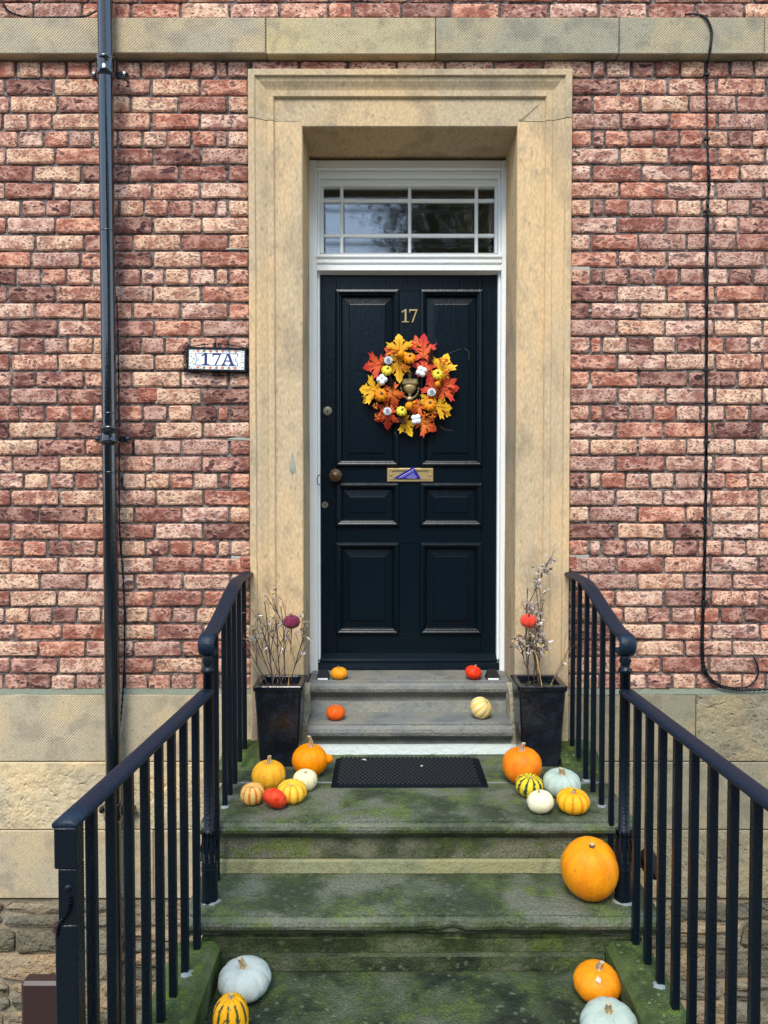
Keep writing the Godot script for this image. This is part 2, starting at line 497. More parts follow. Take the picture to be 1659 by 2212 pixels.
	M.silk.backlight_enabled = true
	M.silk.backlight = Color(0.15, 0.08, 0.02)
	M.vein = mat(Color(0.62, 0.30, 0.08), 0.8)
	M.cotton = mat(Color(0.93, 0.94, 0.95), 0.95)
	M.cone_white = mat(Color(0.86, 0.87, 0.88), 0.8)
	M.cone_brown = mat(Color(0.36, 0.24, 0.18), 0.8)
	M.berry = mat(Color(0.85, 0.47, 0.10), 0.35)
	M.green = mat(Color(0.38, 0.52, 0.20), 0.7)
	M.paving = mat(Color(0.55, 0.55, 0.53), 0.85, stone_tex, 0.4, stone_n, 0.6)
	M.asphalt = mat(Color(0.26, 0.26, 0.27), 0.9, null, 1.0, stone_n, 0.8)
	M.bark = mat(Color(0.26, 0.22, 0.18), 0.95, null, 1.0, brick_n, 1.5)
	M.leaves = vmat(0.7)
	M.tile_white = mat(Color(0.93, 0.93, 0.91), 0.12)
	M.navy = mat(Color(0.17, 0.19, 0.40), 0.25)

# ------------------------------------------------------------------ start
func _ready() -> void:
	var cam := Camera3D.new()
	cam.name = "camera"
	cam.position = EYE
	cam.rotation_degrees = Vector3(-PITCH, 0, 0)
	cam.fov = rad_to_deg(2.0 * atan(CY / F))
	cam.near = 0.05
	cam.far = 400.0
	add_child(cam)
	cam.current = true
	var env := Environment.new()
	env.background_mode = Environment.BG_SKY
	var sm := ProceduralSkyMaterial.new()
	sm.sky_top_color = Color(0.62, 0.77, 0.95)
	sm.sky_horizon_color = Color(0.87, 0.93, 0.98)
	sm.sky_curve = 0.25
	sm.ground_bottom_color = Color(0.35, 0.34, 0.33)
	sm.ground_horizon_color = Color(0.75, 0.76, 0.77)
	sm.sun_angle_max = 20.0
	sm.energy_multiplier = 1.0
	var sky := Sky.new()
	sky.sky_material = sm
	env.sky = sky
	env.tonemap_mode = Environment.TONE_MAPPER_LINEAR
	env.tonemap_exposure = 2.6
	env.sdfgi_enabled = true
	env.ssao_enabled = true
	env.ssil_enabled = true
	var we := WorldEnvironment.new()
	we.name = "environment"
	we.environment = env
	add_child(we)
	var sun := DirectionalLight3D.new()
	sun.name = "sun"
	sun.light_energy = 0.45
	sun.light_angular_distance = 25.0
	sun.light_color = Color(1.0, 0.985, 0.96)
	sun.shadow_enabled = true
	sun.rotation_degrees = Vector3(-50, -12, 0)
	add_child(sun)
	rng.seed = 7
	ns.seed = 3
	ns.frequency = 0.01
	make_materials()
	build_street()
	build_house()
	build_steps()
	build_railings()
	build_drainpipe()
	build_cables()
	build_number_sign()
	build_pots()
	build_pumpkins()
	build_mat()
	build_wreath()
	build_small_things()
	build_opposite()

# ------------------------------------------------------------------ street
func build_street() -> void:
	var st := begin()
	boxp(st, Vector3(-60, -0.75, 2.35), Vector3(60, -0.585, 6.5), 0.01)
	boxp(st, Vector3(-0.545, -0.75, 1.52), Vector3(0.745, -0.585, 2.35), 0.0)
	structure("pavement", done(st), M.paving)
	structure("road", box_mesh(Vector3(-60, -1.0, 6.5), Vector3(60, -0.71, 13.5)), M.asphalt)
	structure("far_pavement", box_mesh(Vector3(-60, -1.0, 13.5), Vector3(60, -0.585, 90), 0.01), M.paving)
	var fl := begin()
	boxp(fl, Vector3(-6, -2.3, 0.0), Vector3(6, -2.0, 2.35))
	structure("area_floor", done(fl), M.paving)
	var rw := begin()
	boxp(rw, Vector3(-6, -2.0, 2.36), Vector3(6, -0.76, 2.6))
	structure("retaining_wall", done(rw), M.rubble_mortar)

# ------------------------------------------------------------------ house
var house: Node3D
const XL := -0.631      # outer edges of the door surround
const XR := 0.873

func build_house() -> void:
	house = thing("townhouse", "red brick town house with black panelled door in sandstone surround", "house", Vector3(0.12, -2.0, -0.2))
	var ytop := V(CX, 133, 0.0).y
	var ybot := V(CX, 1492, 0.0).y
	var pitch := (ytop - ybot) / 37.0
	# carcass: mortar face behind the bricks, with the doorway left open
	var yl := V(CX, 148, 0.02).y
	var carc := begin()
	boxp(carc, Vector3(-4.0, ybot, -0.42), Vector3(XL + 0.12, 5.0, -0.004))
	boxp(carc, Vector3(XR - 0.12, ybot, -0.42), Vector3(4.0, 5.0, -0.004))
	boxp(carc, Vector3(XL + 0.12, yl - 0.15, -0.42), Vector3(XR - 0.12, 5.0, -0.004))
	var wall := part("wall", done(carc), M.mortar, house)
	var wall_at := wall.global_transform.affine_inverse()
	# bricks
	var kinds := {}
	for k in 6:
		kinds["s%d" % k] = block(0.218, pitch - 0.0125, 0.03, 100 + k, 0.0024, 0.0065, 0.0022)
		kinds["h%d" % k] = block(0.105, pitch - 0.0125, 0.03, 200 + k, 0.0024, 0.0070, 0.0022)
	for k in 3:
		kinds["c%d" % k] = block(0.048, pitch - 0.0125, 0.03, 300 + k, 0.0025, 0.008, 0.002)
	var rest := {}
	var edge_lo := V(-8, 700, 0.0).x
	var edge_hi := V(1667, 700, 0.0).x
	var put := func(x0: float, x1: float, yc: float, kind: String) -> void:
		var w := x1 - x0
		var base := 0.218 if kind == "s" else (0.105 if kind == "h" else 0.048)
		var n := 6 if kind != "c" else 3
		var mesh: ArrayMesh = kinds["%s%d" % [kind, rng.randi() % n]]
		var m: Material = M.bricks[rng.randi() % M.bricks.size()]
		var xf := Transform3D(Basis(Vector3(0, 0, 1), rng.randf_range(-0.006, 0.006)).scaled(Vector3(w / base, 1, 1)), Vector3((x0 + x1) / 2, yc + rng.randf_range(-0.0015, 0.0015), 0.0085 + rng.randf_range(-0.003, 0.003)))
		if rng.randf() < 0.5:
			xf.basis = xf.basis * Basis(Vector3(0, 0, 1), PI)
		if x1 < edge_lo or x0 > edge_hi or yc > V(CX, -25, 0.0).y:
			if not rest.has(m):
				var st := SurfaceTool.new()
				rest[m] = st
			(rest[m] as SurfaceTool).append_from(mesh, 0, xf)
			return
		var o := MeshInstance3D.new()
		o.mesh = mesh
		o.material_override = m
		o.name = numbered("brick", wall)
		wall.add_child(o)
		o.transform = wall_at * xf
	var run := func(from: float, to: float, yc: float, pattern: String) -> void:
		# lays bricks from the doorway outwards; pattern "a" stretchers, "b" a header then stretchers, "h" headers with a closer
		var dir := signf(to - from)
		var x := from + dir * 0.008
		var i := 0
		while (to - x) * dir > 0.0:
			var kind := "s"
			if pattern == "h":
				kind = "c" if i == 1 else "h"
			elif pattern == "b" and i == 0:
				kind = "h"
			elif i > 2 and rng.randf() < 0.05:
				kind = "h"
			var w: float = {"s": 0.2155, "h": 0.1025, "c": 0.045}[kind] + rng.randf_range(-0.005, 0.005)
			if i == 0 and kind == "h":
				w = 0.088
			var x2 := x + dir * w
			put.call(minf(x, x2), maxf(x, x2), yc, kind)
			x = x2 + dir * rng.randf_range(0.011, 0.015)
			i += 1
	for k in 37:
		var yc := ytop - pitch * (k + 0.5)
		var pat: String = "h" if k % 4 == 0 else ("b" if k % 4 == 2 else "a")
		if k == 34:
			pass
		run.call(XL, -2.6, yc + 0.002, pat)
		run.call(XR, 2.6, yc + 0.004, pat)
	run.call(XL + 0.01, XR, ytop - pitch * 0.5 + 0.003, "hh")
	var yb := V(CX, 37, 0.05).y + 0.015
	for k in 8:
		var yc := yb + pitch * (k + 0.5)
		run.call(2.6 + 0.03 * k, -2.6, yc, "a" if k % 3 == 1 else "a" if k % 3 == 2 else "hh")
	for m: Material in rest:
		var o := part("brickwork", (rest[m] as SurfaceTool).commit(), m, house)
		o.set_meta("kind", "stuff")
	# repairs: pale mortar round a few bricks, a red brick either side above the rail ends
	for q in [[290, 836, 352, 868], [500, 1200, 551, 1232], [1218, 1196, 1270, 1232], [1268, 830, 1278, 862], [1388, 936, 1396, 970], [1300, 960, 1420, 966],
			[492, 1064, 547, 1070], [490, 946, 545, 952], [1226, 575, 1274, 605], [1226, 1120, 1262, 1126], [495, 682, 543, 688], [485, 360, 543, 366], [484, 536, 543, 541], [1226, 668, 1280, 674], [500, 830, 548, 835]]:
		var p := V(q[0], q[1], 0.0)
		var p2 := V(q[2], q[3], 0.0)
		var mesh := block(absf(p2.x - p.x), absf(p.y - p2.y), 0.012, int(q[0]), 0.004, 0.004, 0.001)
		local_part("mortar_patch", mesh, M.new_mortar, wall, wall_at * Transform3D(Basis(), Vector3((p.x + p2.x) / 2, (p.y + p2.y) / 2, 0.0045)))
	for q in [[300, 838, 342, 868], [519, 1203, 549, 1229], [1222, 1202, 1246, 1231]]:
		var p := V(q[0], q[1], 0.0)
		var p2 := V(q[2], q[3], 0.0)
		var mesh := block(absf(p2.x - p.x), absf(p.y - p2.y), 0.02, int(q[0]) + 5, 0.003, 0.006, 0.002)
		local_part("brick", mesh, M.red_brick, wall, wall_at * Transform3D(Basis(), Vector3((p.x + p2.x) / 2, (p.y + p2.y) / 2, 0.012)))
	# string course
	var sc := group_part("string_course", house, Vector3(0, 3.4, 0))
	var by0 := V(CX, 116, 0.055).y
	var by1 := V(CX, 38, 0.055).y
	var js := [-760, -180, 243, 574, 941, 1338, 1652, 2100, 2600]
	for k in js.size() - 1:
		var xa := V(js[k], 80, 0.055).x + 0.0018
		var xb := V(js[k + 1], 80, 0.055).x - 0.0018
		var dz := rng.randf_range(-0.003, 0.003)
		part("stone", box_mesh(Vector3(xa, by0 + rng.randf_range(-0.003, 0.003), -0.1), Vector3(xb, by1 + rng.randf_range(-0.002, 0.002), 0.055 + dz), 0.004), M.bands[[0, 0, 0, 1, 2, 2, 0, 1][k]], sc)
	# plinth
	var pl := group_part("plinth", house, Vector3(0, -1.0, 0))
	var rows := [[1500, 1645], [1647, 1792], [1794, 1941]]
	for side in 2:
		for r in 3:
			var jl: Array = [[[-500, 20], [-700, -120, 262], [-620, -20, 330]], [[1502, 2150], [1700, 2300], [1590, 2400]]][side][r]
			var xs := []
			if side == 0:
				for j in jl:
					xs.append(V(j, 1700, 0.02).x)
				if r == 0:
					xs[1] = V(243, 1700, 0.02).x
				xs.append(-0.60)
			else:
				xs.append(0.84)
				for j in jl:
					xs.append(V(j, 1700, 0.02).x)
			for k in xs.size() - 1:
				var m: Material = [[M.plinth_tool, M.plinth_rough, M.plinth_tool], [M.plinth_toolv, M.plinth_toolv, M.plinth_grey]][side][r]
				if side == 1 and r == 0 and k == 1:
					m = M.plinth_grey
				part("stone", box_mesh(Vector3(xs[k] + 0.0015, V(CX, rows[r][1], 0.02).y, -0.3), Vector3(xs[k + 1] - 0.0015, V(CX, rows[r][0], 0.02).y, 0.02 + rng.randf_range(-0.002, 0.002)), 0.004), m, pl)
	var lg := begin()
	extrude_x(lg, [Vector2(-0.02, ybot - 0.004), Vector2(-0.02, ybot + 0.012), Vector2(0.004, ybot + 0.010), Vector2(0.019, ybot - 0.012), Vector2(0.018, ybot - 0.02), Vector2(-0.02, ybot - 0.02)], -4.0, XL, 120, 0.004, 5)
	extrude_x(lg, [Vector2(-0.02, ybot - 0.004), Vector2(-0.02, ybot + 0.012), Vector2(0.004, ybot + 0.010), Vector2(0.019, ybot - 0.012), Vector2(0.018, ybot - 0.02), Vector2(-0.02, ybot - 0.02)], XR, 4.0, 120, 0.004, 6)
	part("ledge", done(lg), M.ledge_moss, pl, "mossy mortar ledge on top of the plinth stones")
	var rb := group_part("rubble_wall", house, Vector3(0, -1.6, 0))
	part("mortar", box_mesh(Vector3(-4, -2.0, -0.3), Vector3(4, V(CX, 1942, 0.0).y, 0.0)), M.rubble_mortar, rb)
	for side in 2:
		var y := V(CX, 1943, 0.0).y
		var row := 0
		while y > -1.9:
			var h := rng.randf_range(0.09, 0.17)
			var x := -2.4 + rng.randf_range(0, 0.1) if side == 0 else 0.75
			var xe := -0.62 if side == 0 else 2.4
			while x < xe:
				var w := rng.randf_range(0.14, 0.36)
				var hh := h
				var two := rng.randf() < 0.25
				for q in (2 if two else 1):
					var sub := hh / 2 if two else hh
					var yc := y - sub * (q + 0.5)
					var mesh := block(w - 0.016, sub - 0.016, 0.03, rng.randi(), 0.011, 0.02, 0.010)
					local_part("stone", mesh, M.rubble[rng.randi() % 4], rb, rb.global_transform.affine_inverse() * Transform3D(Basis(Vector3(0, 0, 1), rng.randf_range(-0.03, 0.03)), Vector3(x + w / 2, yc, 0.018 + rng.randf_range(-0.006, 0.006))))
				x += w
			y -= h
			row += 1
	build_surround()
	build_door()
	# the dark hall behind the door
	var hl := begin()
	boxp(hl, Vector3(XL + 0.05, 0.2, -2.6), Vector3(XL + 0.15, 3.4, -0.43))
	boxp(hl, Vector3(XR - 0.15, 0.2, -2.6), Vector3(XR - 0.05, 3.4, -0.43))
	boxp(hl, Vector3(XL + 0.15, 0.2, -2.6), Vector3(XR - 0.15, 3.4, -2.5))
	boxp(hl, Vector3(XL + 0.15, 3.3, -2.5), Vector3(XR - 0.15, 3.4, -0.43))
	boxp(hl, Vector3(XL + 0.15, 0.1, -2.5), Vector3(XR - 0.15, 0.2, -0.43))
	part("hallway", done(hl), M.dark_room, house)

func build_surround() -> void:
	var sr := group_part("door_surround", house, Vector3(0.12, 0, 0))
	var U := 0.247
	var yt := V(CX, 148, 0.04).y
	var yj := V(CX, 262, 0.0).y
	var prof := [Vector2(0, -0.03), Vector2(0, 0.037), Vector2(0.003, 0.04), Vector2(0.028, 0.04), Vector2(0.031, 0.037), Vector2(0.034, 0.030), Vector2(0.050, 0.026), Vector2(0.072, 0.014), Vector2(0.084, 0.009), Vector2(0.087, 0.014), Vector2(0.112, 0.014), Vector2(0.116, 0.010), Vector2(0.118, 0.0), Vector2(U - 0.004, 0.0), Vector2(U, -0.004), Vector2(U, -0.40)]
	var st := begin()
	for i in prof.size() - 1:
		var p: Vector2 = prof[i]
		var q: Vector2 = prof[i + 1]
		var line := func(v: Vector2) -> Array:
			return [Vector3(XL + v.x, yj, v.y), Vector3(XL + v.x, yt - v.x, v.y), Vector3(XR - v.x, yt - v.x, v.y), Vector3(XR - v.x, yj, v.y)]
		var a: Array = line.call(p)
		var b: Array = line.call(q)
		for k in 3:
			# break the long edge up so that it wanders a little
			quad(st, a[k], a[k + 1], b[k + 1], b[k])
	part("lintel", done(st), M.lintel, sr)
	for s in 2:
		var js := begin()
		var n := 24
		for i in prof.size() - 1:
			var p: Vector2 = prof[i]
			var q: Vector2 = prof[i + 1]
			for k in n:
				var y0 := lerpf(-0.02, yj - 0.003, float(k) / n)
				var y1 := lerpf(-0.02, yj - 0.003, float(k + 1) / n)
				var at := func(v: Vector2, y: float, idx: int) -> Vector3:
					var wz := ns.get_noise_3d(y * 180.0, idx * 9.0, s * 70.0) * 0.0022
					return Vector3(XL + v.x + wz if s == 0 else XR - v.x - wz, y, v.y + wz)
				quad(js, at.call(p, y0, i), at.call(p, y1, i), at.call(q, y1, i + 1), at.call(q, y0, i + 1))
		part("jamb", done(js), M.surround, sr)
	var fp := V(632, 1002, 0.0)
	local_part("filler_patch", block(0.036, 0.105, 0.004, 61, 0.009, 0.014, 0.001), M.filler, sr, sr.global_transform.affine_inverse() * Transform3D(Basis(), fp + Vector3(0, 0, 0.0035)))
	# rendered cheeks beside the upper steps
	for s in 2:
		var cb := begin()
		var xa: float = [XL + U - 0.060, XR - U - 0.026][s]
		extrude_x(cb, [Vector2(-0.1, 0.0), Vector2(-0.1, 0.30), Vector2(0.012, 0.27), Vector2(0.03, 0.18), Vector2(0.055, 0.10), Vector2(0.075, 0.0)], xa, xa + 0.083, 6, 0.004, 30 + s)
		part("cheek", done(cb), M.cheek, sr)

func rect(x0: float, y0: float, x1: float, y1: float, z: float) -> Array:
	var a := V(x0, y1, z)
	var b := V(x1, y0, z)
	return [Vector2(a.x, a.y), Vector2(b.x, b.y)]

func build_door() -> void:
	var zf := -0.325
	# white frame
	var fr := group_part("door_frame", house, Vector3(0.12, 1.5, zf))
	var out := rect(674, 345, 1097, 1452, zf)
	var lo: Vector2 = out[0]
	var hi: Vector2 = out[1]
	var w := 0.030
	for s in 2:
		var x0 := lo.x - 0.03 if s == 0 else hi.x - w
		var x1 := lo.x + w if s == 0 else hi.x + 0.03
		var st := begin()
		boxp(st, Vector3(x0, lo.y - 0.01, zf - 0.09), Vector3(x1, hi.y, zf), 0.004)
		var xb := lo.x + w if s == 0 else hi.x - w
		boxp(st, Vector3(minf(xb, xb + (0.012 if s == 0 else -0.012)), lo.y - 0.005, zf - 0.088), Vector3(maxf(xb, xb + (0.012 if s == 0 else -0.012)), hi.y - 0.02, zf - 0.028), 0.004)
		part("post", done(st), M.white, fr)
	var hd := begin()
	boxp(hd, Vector3(lo.x + w, hi.y - 0.045, zf - 0.09), Vector3(hi.x - w, hi.y, zf - 0.004), 0.004)
	boxp(hd, Vector3(lo.x + w, hi.y - 0.075, zf - 0.088), Vector3(hi.x - w, hi.y - 0.045, zf - 0.026), 0.006)
	boxp(hd, Vector3(lo.x + w, hi.y - 0.105, zf - 0.13), Vector3(hi.x - w, hi.y - 0.075, zf - 0.060), 0.006)
	part("head", done(hd), M.white, fr)
	var tr := begin()
	var t0 := V(CX, 549, zf).y
	var t1 := V(CX, 584, zf).y
	extrude_x(tr, [Vector2(zf - 0.09, t1 - 0.012), Vector2(zf - 0.09, t0), Vector2(zf - 0.03, t0), Vector2(zf + 0.012, t0 - 0.004), Vector2(zf + 0.012, t0 - 0.016), Vector2(zf - 0.004, t0 - 0.021), Vector2(zf - 0.004, t0 - 0.026), Vector2(zf + 0.006, t0 - 0.029), Vector2(zf + 0.006, t0 - 0.044), Vector2(zf - 0.008, t0 - 0.048), Vector2(zf - 0.008, t0 - 0.053), Vector2(zf + 0.002, t0 - 0.056), Vector2(zf + 0.002, t1), Vector2(zf - 0.03, t1 - 0.002)], lo.x + w, hi.x - w, 8, 0.0, 1)
	part("transom", done(tr), M.white, fr)
	# fanlight
	var zs := zf - 0.090
	var fan := group_part("fanlight", house, Vector3(0.12, 2.6, zs))
	var sash := rect(690, 374, 1080, 549, zs)
	var g0 := rect(699, 394, 1069, 548, zs)
	var sl: Vector2 = sash[0]
	var sh: Vector2 = sash[1]
	var gl: Vector2 = g0[0]
	var gh: Vector2 = g0[1]
	var ss_ := begin()
	boxp(ss_, Vector3(sl.x, sl.y, zs - 0.03), Vector3(gl.x, sh.y, zs + 0.006), 0.004)
	boxp(ss_, Vector3(gh.x, sl.y, zs - 0.03), Vector3(sh.x, sh.y, zs + 0.006), 0.004)
	boxp(ss_, Vector3(gl.x, gh.y, zs - 0.03), Vector3(gh.x, sh.y, zs + 0.006), 0.004)
	boxp(ss_, Vector3(gl.x, sl.y, zs - 0.03), Vector3(gh.x, gl.y + 0.003, zs + 0.004), 0.003)
	part("sash", done(ss_), M.white, fan)
	var vx := [738.0, 885.0, 1029.5]
	var hy := [432.5, 508.0]
	for x: float in vx:
		var p := V(x, 470, zs)
		part("glazing_bar", box_mesh(Vector3(p.x - 0.0085, gl.y, zs - 0.028), Vector3(p.x + 0.0085, gh.y, zs + 0.003), 0.005), M.white, fan)
	for y: float in hy:
		var p := V(885, y, zs)
		part("glazing_bar", box_mesh(Vector3(gl.x, p.y - 0.0085, zs - 0.026), Vector3(gh.x, p.y + 0.0085, zs + 0.001), 0.005), M.white, fan)
	var xs := [gl.x, V(vx[0], 470, zs).x, V(vx[1], 470, zs).x, V(vx[2], 470, zs).x, gh.x]
	var ys := [gh.y, V(885, hy[0], zs).y, V(885, hy[1], zs).y, gl.y]
	for r in 3:
		for c in 4:
			var tilt := Vector2(rng.randf_range(-0.006, 0.006), rng.randf_range(-0.010, 0.006))
			var pc := Vector3((xs[c] + xs[c + 1]) / 2, (ys[r] + ys[r + 1]) / 2, zs - 0.018)
			var st := begin()
			var hw: float = (xs[c + 1] - xs[c]) / 2 - 0.003
			var hh: float = (ys[r] - ys[r + 1]) / 2 - 0.003
			boxp(st, Vector3(-hw, -hh, -0.0015), Vector3(hw, hh, 0.0015), 0.0, Transform3D(Basis(Vector3(1, 0, 0), tilt.x) * Basis(Vector3(0, 1, 0), tilt.y), pc))
			part("pane", done(st), M.glass, fan)
	for k in 2:  # two unseen sheets, added only to brighten the sky mirrored in the fanlight
		part("reflector_pane", box_mesh(Vector3(gl.x - 0.02, gl.y - 0.02, zs - 0.075 - 0.02 * k), Vector3(gh.x + 0.02, gh.y + 0.02, zs - 0.071 - 0.02 * k)), M.glass, fan, "unseen glass sheet added behind the fanlight to strengthen its reflections")
	# door leaf
	var zd := -0.385
	var door := group_part("front_door", house, V(885, 1440, zd))
	var lx := V(686, 1000, zd).x
	var rx := V(1084, 1000, zd).x
	var col := [V(727, 1000, zd).x, V(860, 1000, zd).x, V(909, 1000, zd).x, V(1040, 1000, zd).x]
	var row := [V(CX, 583, zd).y, V(CX, 628, zd).y, V(CX, 1006, zd).y, V(CX, 1045, zd).y, V(CX, 1135, zd).y, V(CX, 1174, zd).y, V(CX, 1368, zd).y, V(CX, 1448, zd).y]
	for s in [[lx, col[0]], [col[3], rx]]:
		part("stile", box_mesh(Vector3(s[0], row[7], zd - 0.045), Vector3(s[1] - 0.0006, row[0], zd), 0.0015), M.door, door)
	for k in 4:
		part("rail", box_mesh(Vector3(col[0] + 0.0006, row[k * 2 + 1], zd - 0.045), Vector3(col[3] - 0.0006, row[k * 2], zd - 0.0012), 0.0015), M.door, door)
	for k in 3:
		part("muntin", box_mesh(Vector3(col[1], row[k * 2 + 2] + 0.0005, zd - 0.045), Vector3(col[2], row[k * 2 + 1] - 0.0005, zd - 0.0018), 0.0015), M.door, door)
	for k in 3:
		for c in 2:
			var st := begin()
			var f := 0.072
			var pr := [Vector2(-0.006, -0.004), Vector2(-0.006, 0.008), Vector2(-0.002, 0.015), Vector2(0.008, 0.018), Vector2(0.016, 0.014), Vector2(0.020, 0.006), Vector2(0.024, 0.004), Vector2(0.028, -0.004), Vector2(0.032, -0.014), Vector2(f - 0.006, -0.009), Vector2(f - 0.004, -0.004), Vector2(f, -0.003)]
			frame_rings(st, Vector2(col[c * 2], row[k * 2 + 2]), Vector2(col[c * 2 + 1], row[k * 2 + 1]), pr, zd, true)
			part("panel", done(st), M.door, door)
	var wb := begin()
	var wy0 := V(CX, 1448, zd + 0.03).y
	var wy1 := V(CX, 1417, zd + 0.03).y
	extrude_x(wb, [Vector2(zd, wy0), Vector2(zd, wy1 + 0.008), Vector2(zd + 0.008, wy1 + 0.004), Vector2(zd + 0.03, wy1 - 0.014), Vector2(zd + 0.034, wy1 - 0.026), Vector2(zd + 0.030, wy1 - 0.030), Vector2(zd + 0.044, wy1 - 0.040), Vector2(zd + 0.05, wy0 + 0.012), Vector2(zd + 0.046, wy0)], lx + 0.004, rx - 0.004, 10, 0.0008, 9)
	part("weatherboard", done(wb), M.door, door)
	# door furniture
	var face := Basis(Vector3(1, 0, 0), PI / 2)       # lathe axis towards the street
	var put_lathe := func(called: String, at: Vector3, pr: Array, n: int, m: Material, smooth: bool) -> void:
		var st := begin(smooth)
		lathe(st, pr, n, Transform3D(face, at))
		part(called, done(st), m, door)
	put_lathe.call("cylinder_lock", V(708, 888, zd), [Vector2(0.0, 0.012), Vector2(0.011, 0.012), Vector2(0.013, 0.010), Vector2(0.021, 0.009), Vector2(0.024, 0.006), Vector2(0.025, 0.0)], 24, M.steel, false)
	part("keyway", box_mesh(V(708, 889, zd) + Vector3(-0.0025, -0.008, 0.0118), V(708, 889, zd) + Vector3(0.0025, 0.006, 0.0128)), M.black, door)
	put_lathe.call("door_knob", V(726, 1027, zd), [Vector2(0.0, 0.066), Vector2(0.016, 0.062), Vector2(0.034, 0.048), Vector2(0.036, 0.034), Vector2(0.022, 0.020), Vector2(0.014, 0.012), Vector2(0.020, 0.006), Vector2(0.026, 0.0)], 8, M.bronze, false)
	put_lathe.call("escutcheon", V(702, 1091, zd), [Vector2(0.0, 0.004), Vector2(0.015, 0.004), Vector2(0.018, 0.0)], 24, M.steel, false)
	var kh := V(702, 1091, zd)
	var ks := begin()
	lathe(ks, [Vector2(0.0, 0.0052), Vector2(0.0045, 0.0052), Vector2(0.0045, 0.003)], 12, Transform3D(face, kh + Vector3(0, 0.004, 0)))
	boxp(ks, kh + Vector3(-0.002, -0.011, 0.003), kh + Vector3(0.002, 0.003, 0.0051))
	part("keyhole", done(ks), M.black, door)
	var lp := rect(836, 1011, 936, 1041, zd)
	var ls := begin()
	frame_rings(ls, lp[0], lp[1], [Vector2(0, 0), Vector2(0.001, 0.006), Vector2(0.004, 0.008), Vector2(0.012, 0.008), Vector2(0.0125, 0.0105)], zd)
	var a: Vector2 = lp[0] + Vector2(0.026, 0.0145)
	var b: Vector2 = lp[1] - Vector2(0.026, 0.0145)
	boxp(ls, Vector3(lp[0].x + 0.012, lp[0].y + 0.012, zd), Vector3(a.x, lp[1].y - 0.012, zd + 0.0085))
	boxp(ls, Vector3(b.x, lp[0].y + 0.012, zd), Vector3(lp[1].x - 0.012, lp[1].y - 0.012, zd + 0.0085))
	for s: Vector2 in [Vector2(lp[0].x + 0.018, (a.y + b.y) / 2), Vector2(lp[1].x - 0.018, (a.y + b.y) / 2)]:
		lathe(ls, [Vector2(0, 0.014), Vector2(0.004, 0.013), Vector2(0.006, 0.008)], 10, Transform3D(face, Vector3(s.x, s.y, zd)))
	part("letter_plate", done(ls), M.brass, door, "brass letter plate frame with two screws")
	var fl := begin()
	boxp(fl, Vector3(a.x, a.y - 0.003, zd + 0.001), Vector3(b.x, b.y + 0.003, zd + 0.004), 0.001)
	part("letter_flap", done(fl), M.brass, door)
	# knocker
	var kc := V(885, 838, zd)
	var kn := begin(true)
	lathe(kn, [Vector2(0.0, 0.010), Vector2(0.014, 0.0), Vector2(0.012, -0.016), Vector2(0.006, -0.024), Vector2(0.008, -0.032), Vector2(0.018, -0.040)], 14, Transform3D(Basis(), kc + Vector3(0, 0.075, 0.012)))
	lathe(kn, [Vector2(0.033, 0.0), Vector2(0.036, -0.006), Vector2(0.034, -0.022), Vector2(0.022, -0.038), Vector2(0.008, -0.044), Vector2(0.010, -0.050), Vector2(0.004, -0.056)], 16, Transform3D(Basis().scaled(Vector3(1, 1, 0.6)), kc + Vector3(0, 0.012, 0.014)))
	part("knocker_plate", done(kn), M.brass, door)
	var kb := begin()
	boxp(kb, kc + Vector3(-0.042, 0.012, 0.004), kc + Vector3(0.042, 0.044, 0.034), 0.004)
	boxp(kb, kc + Vector3(-0.034, 0.018, 0.034), kc + Vector3(0.034, 0.036, 0.037), 0.002)
	part("knocker_block", done(kb), M.brass, door)
	var kr := begin(true)
	var arc := []
	arc.append(kc + Vector3(-0.046, 0.030, 0.022))
	for k in 13:
		var an := PI + PI * k / 12.0
		arc.append(kc + Vector3(cos(an) * 0.046, -0.008 + sin(an) * 0.052, 0.026))
	arc.append(kc + Vector3(0.046, 0.030, 0.022))
	tube(kr, arc, 0.007, 0.007, 8)
	lathe(kr, [Vector2(0, 0.010), Vector2(0.012, 0.008), Vector2(0.017, 0.0), Vector2(0.012, -0.008), Vector2(0, -0.010)], 14, Transform3D(face.scaled(Vector3(1.2, 0.8, 1)), kc + Vector3(0, -0.060, 0.027)))
	part("knocker_ring", done(kr), M.brass, door)
	var font := SystemFont.new()
	font.font_names = PackedStringArray(["Droid Serif"])
	for k in 2:
		var tm := TextMesh.new()
		tm.text = ["1", "7"][k]
		tm.font = font
		tm.font_size = 64
		tm.pixel_size = 0.00146
		tm.depth = 0.006
		var nd := local_part("numeral", tm, M.brass, door)
		nd.global_position = V([875.5, 892.5][k], 683, zd + 0.003)
		nd.set_meta("label", ["brass numeral 1 on the black door", "brass numeral 7 on the black door"][k])
	var hk := begin(true)
	var hp := V(689, 1037, zf + 0.004)
	var arc2 := []
	for k in 9:
		var an := PI * 0.5 + PI * k / 8.0
		arc2.append(hp + Vector3(0.004 + cos(an) * 0.012, sin(an) * 0.026, 0.006 + 0.01 * sin(PI * k / 8.0)))
	tube(hk, arc2, 0.0035, 0.0035, 6)
	part("hook", done(hk), M.black, fr)

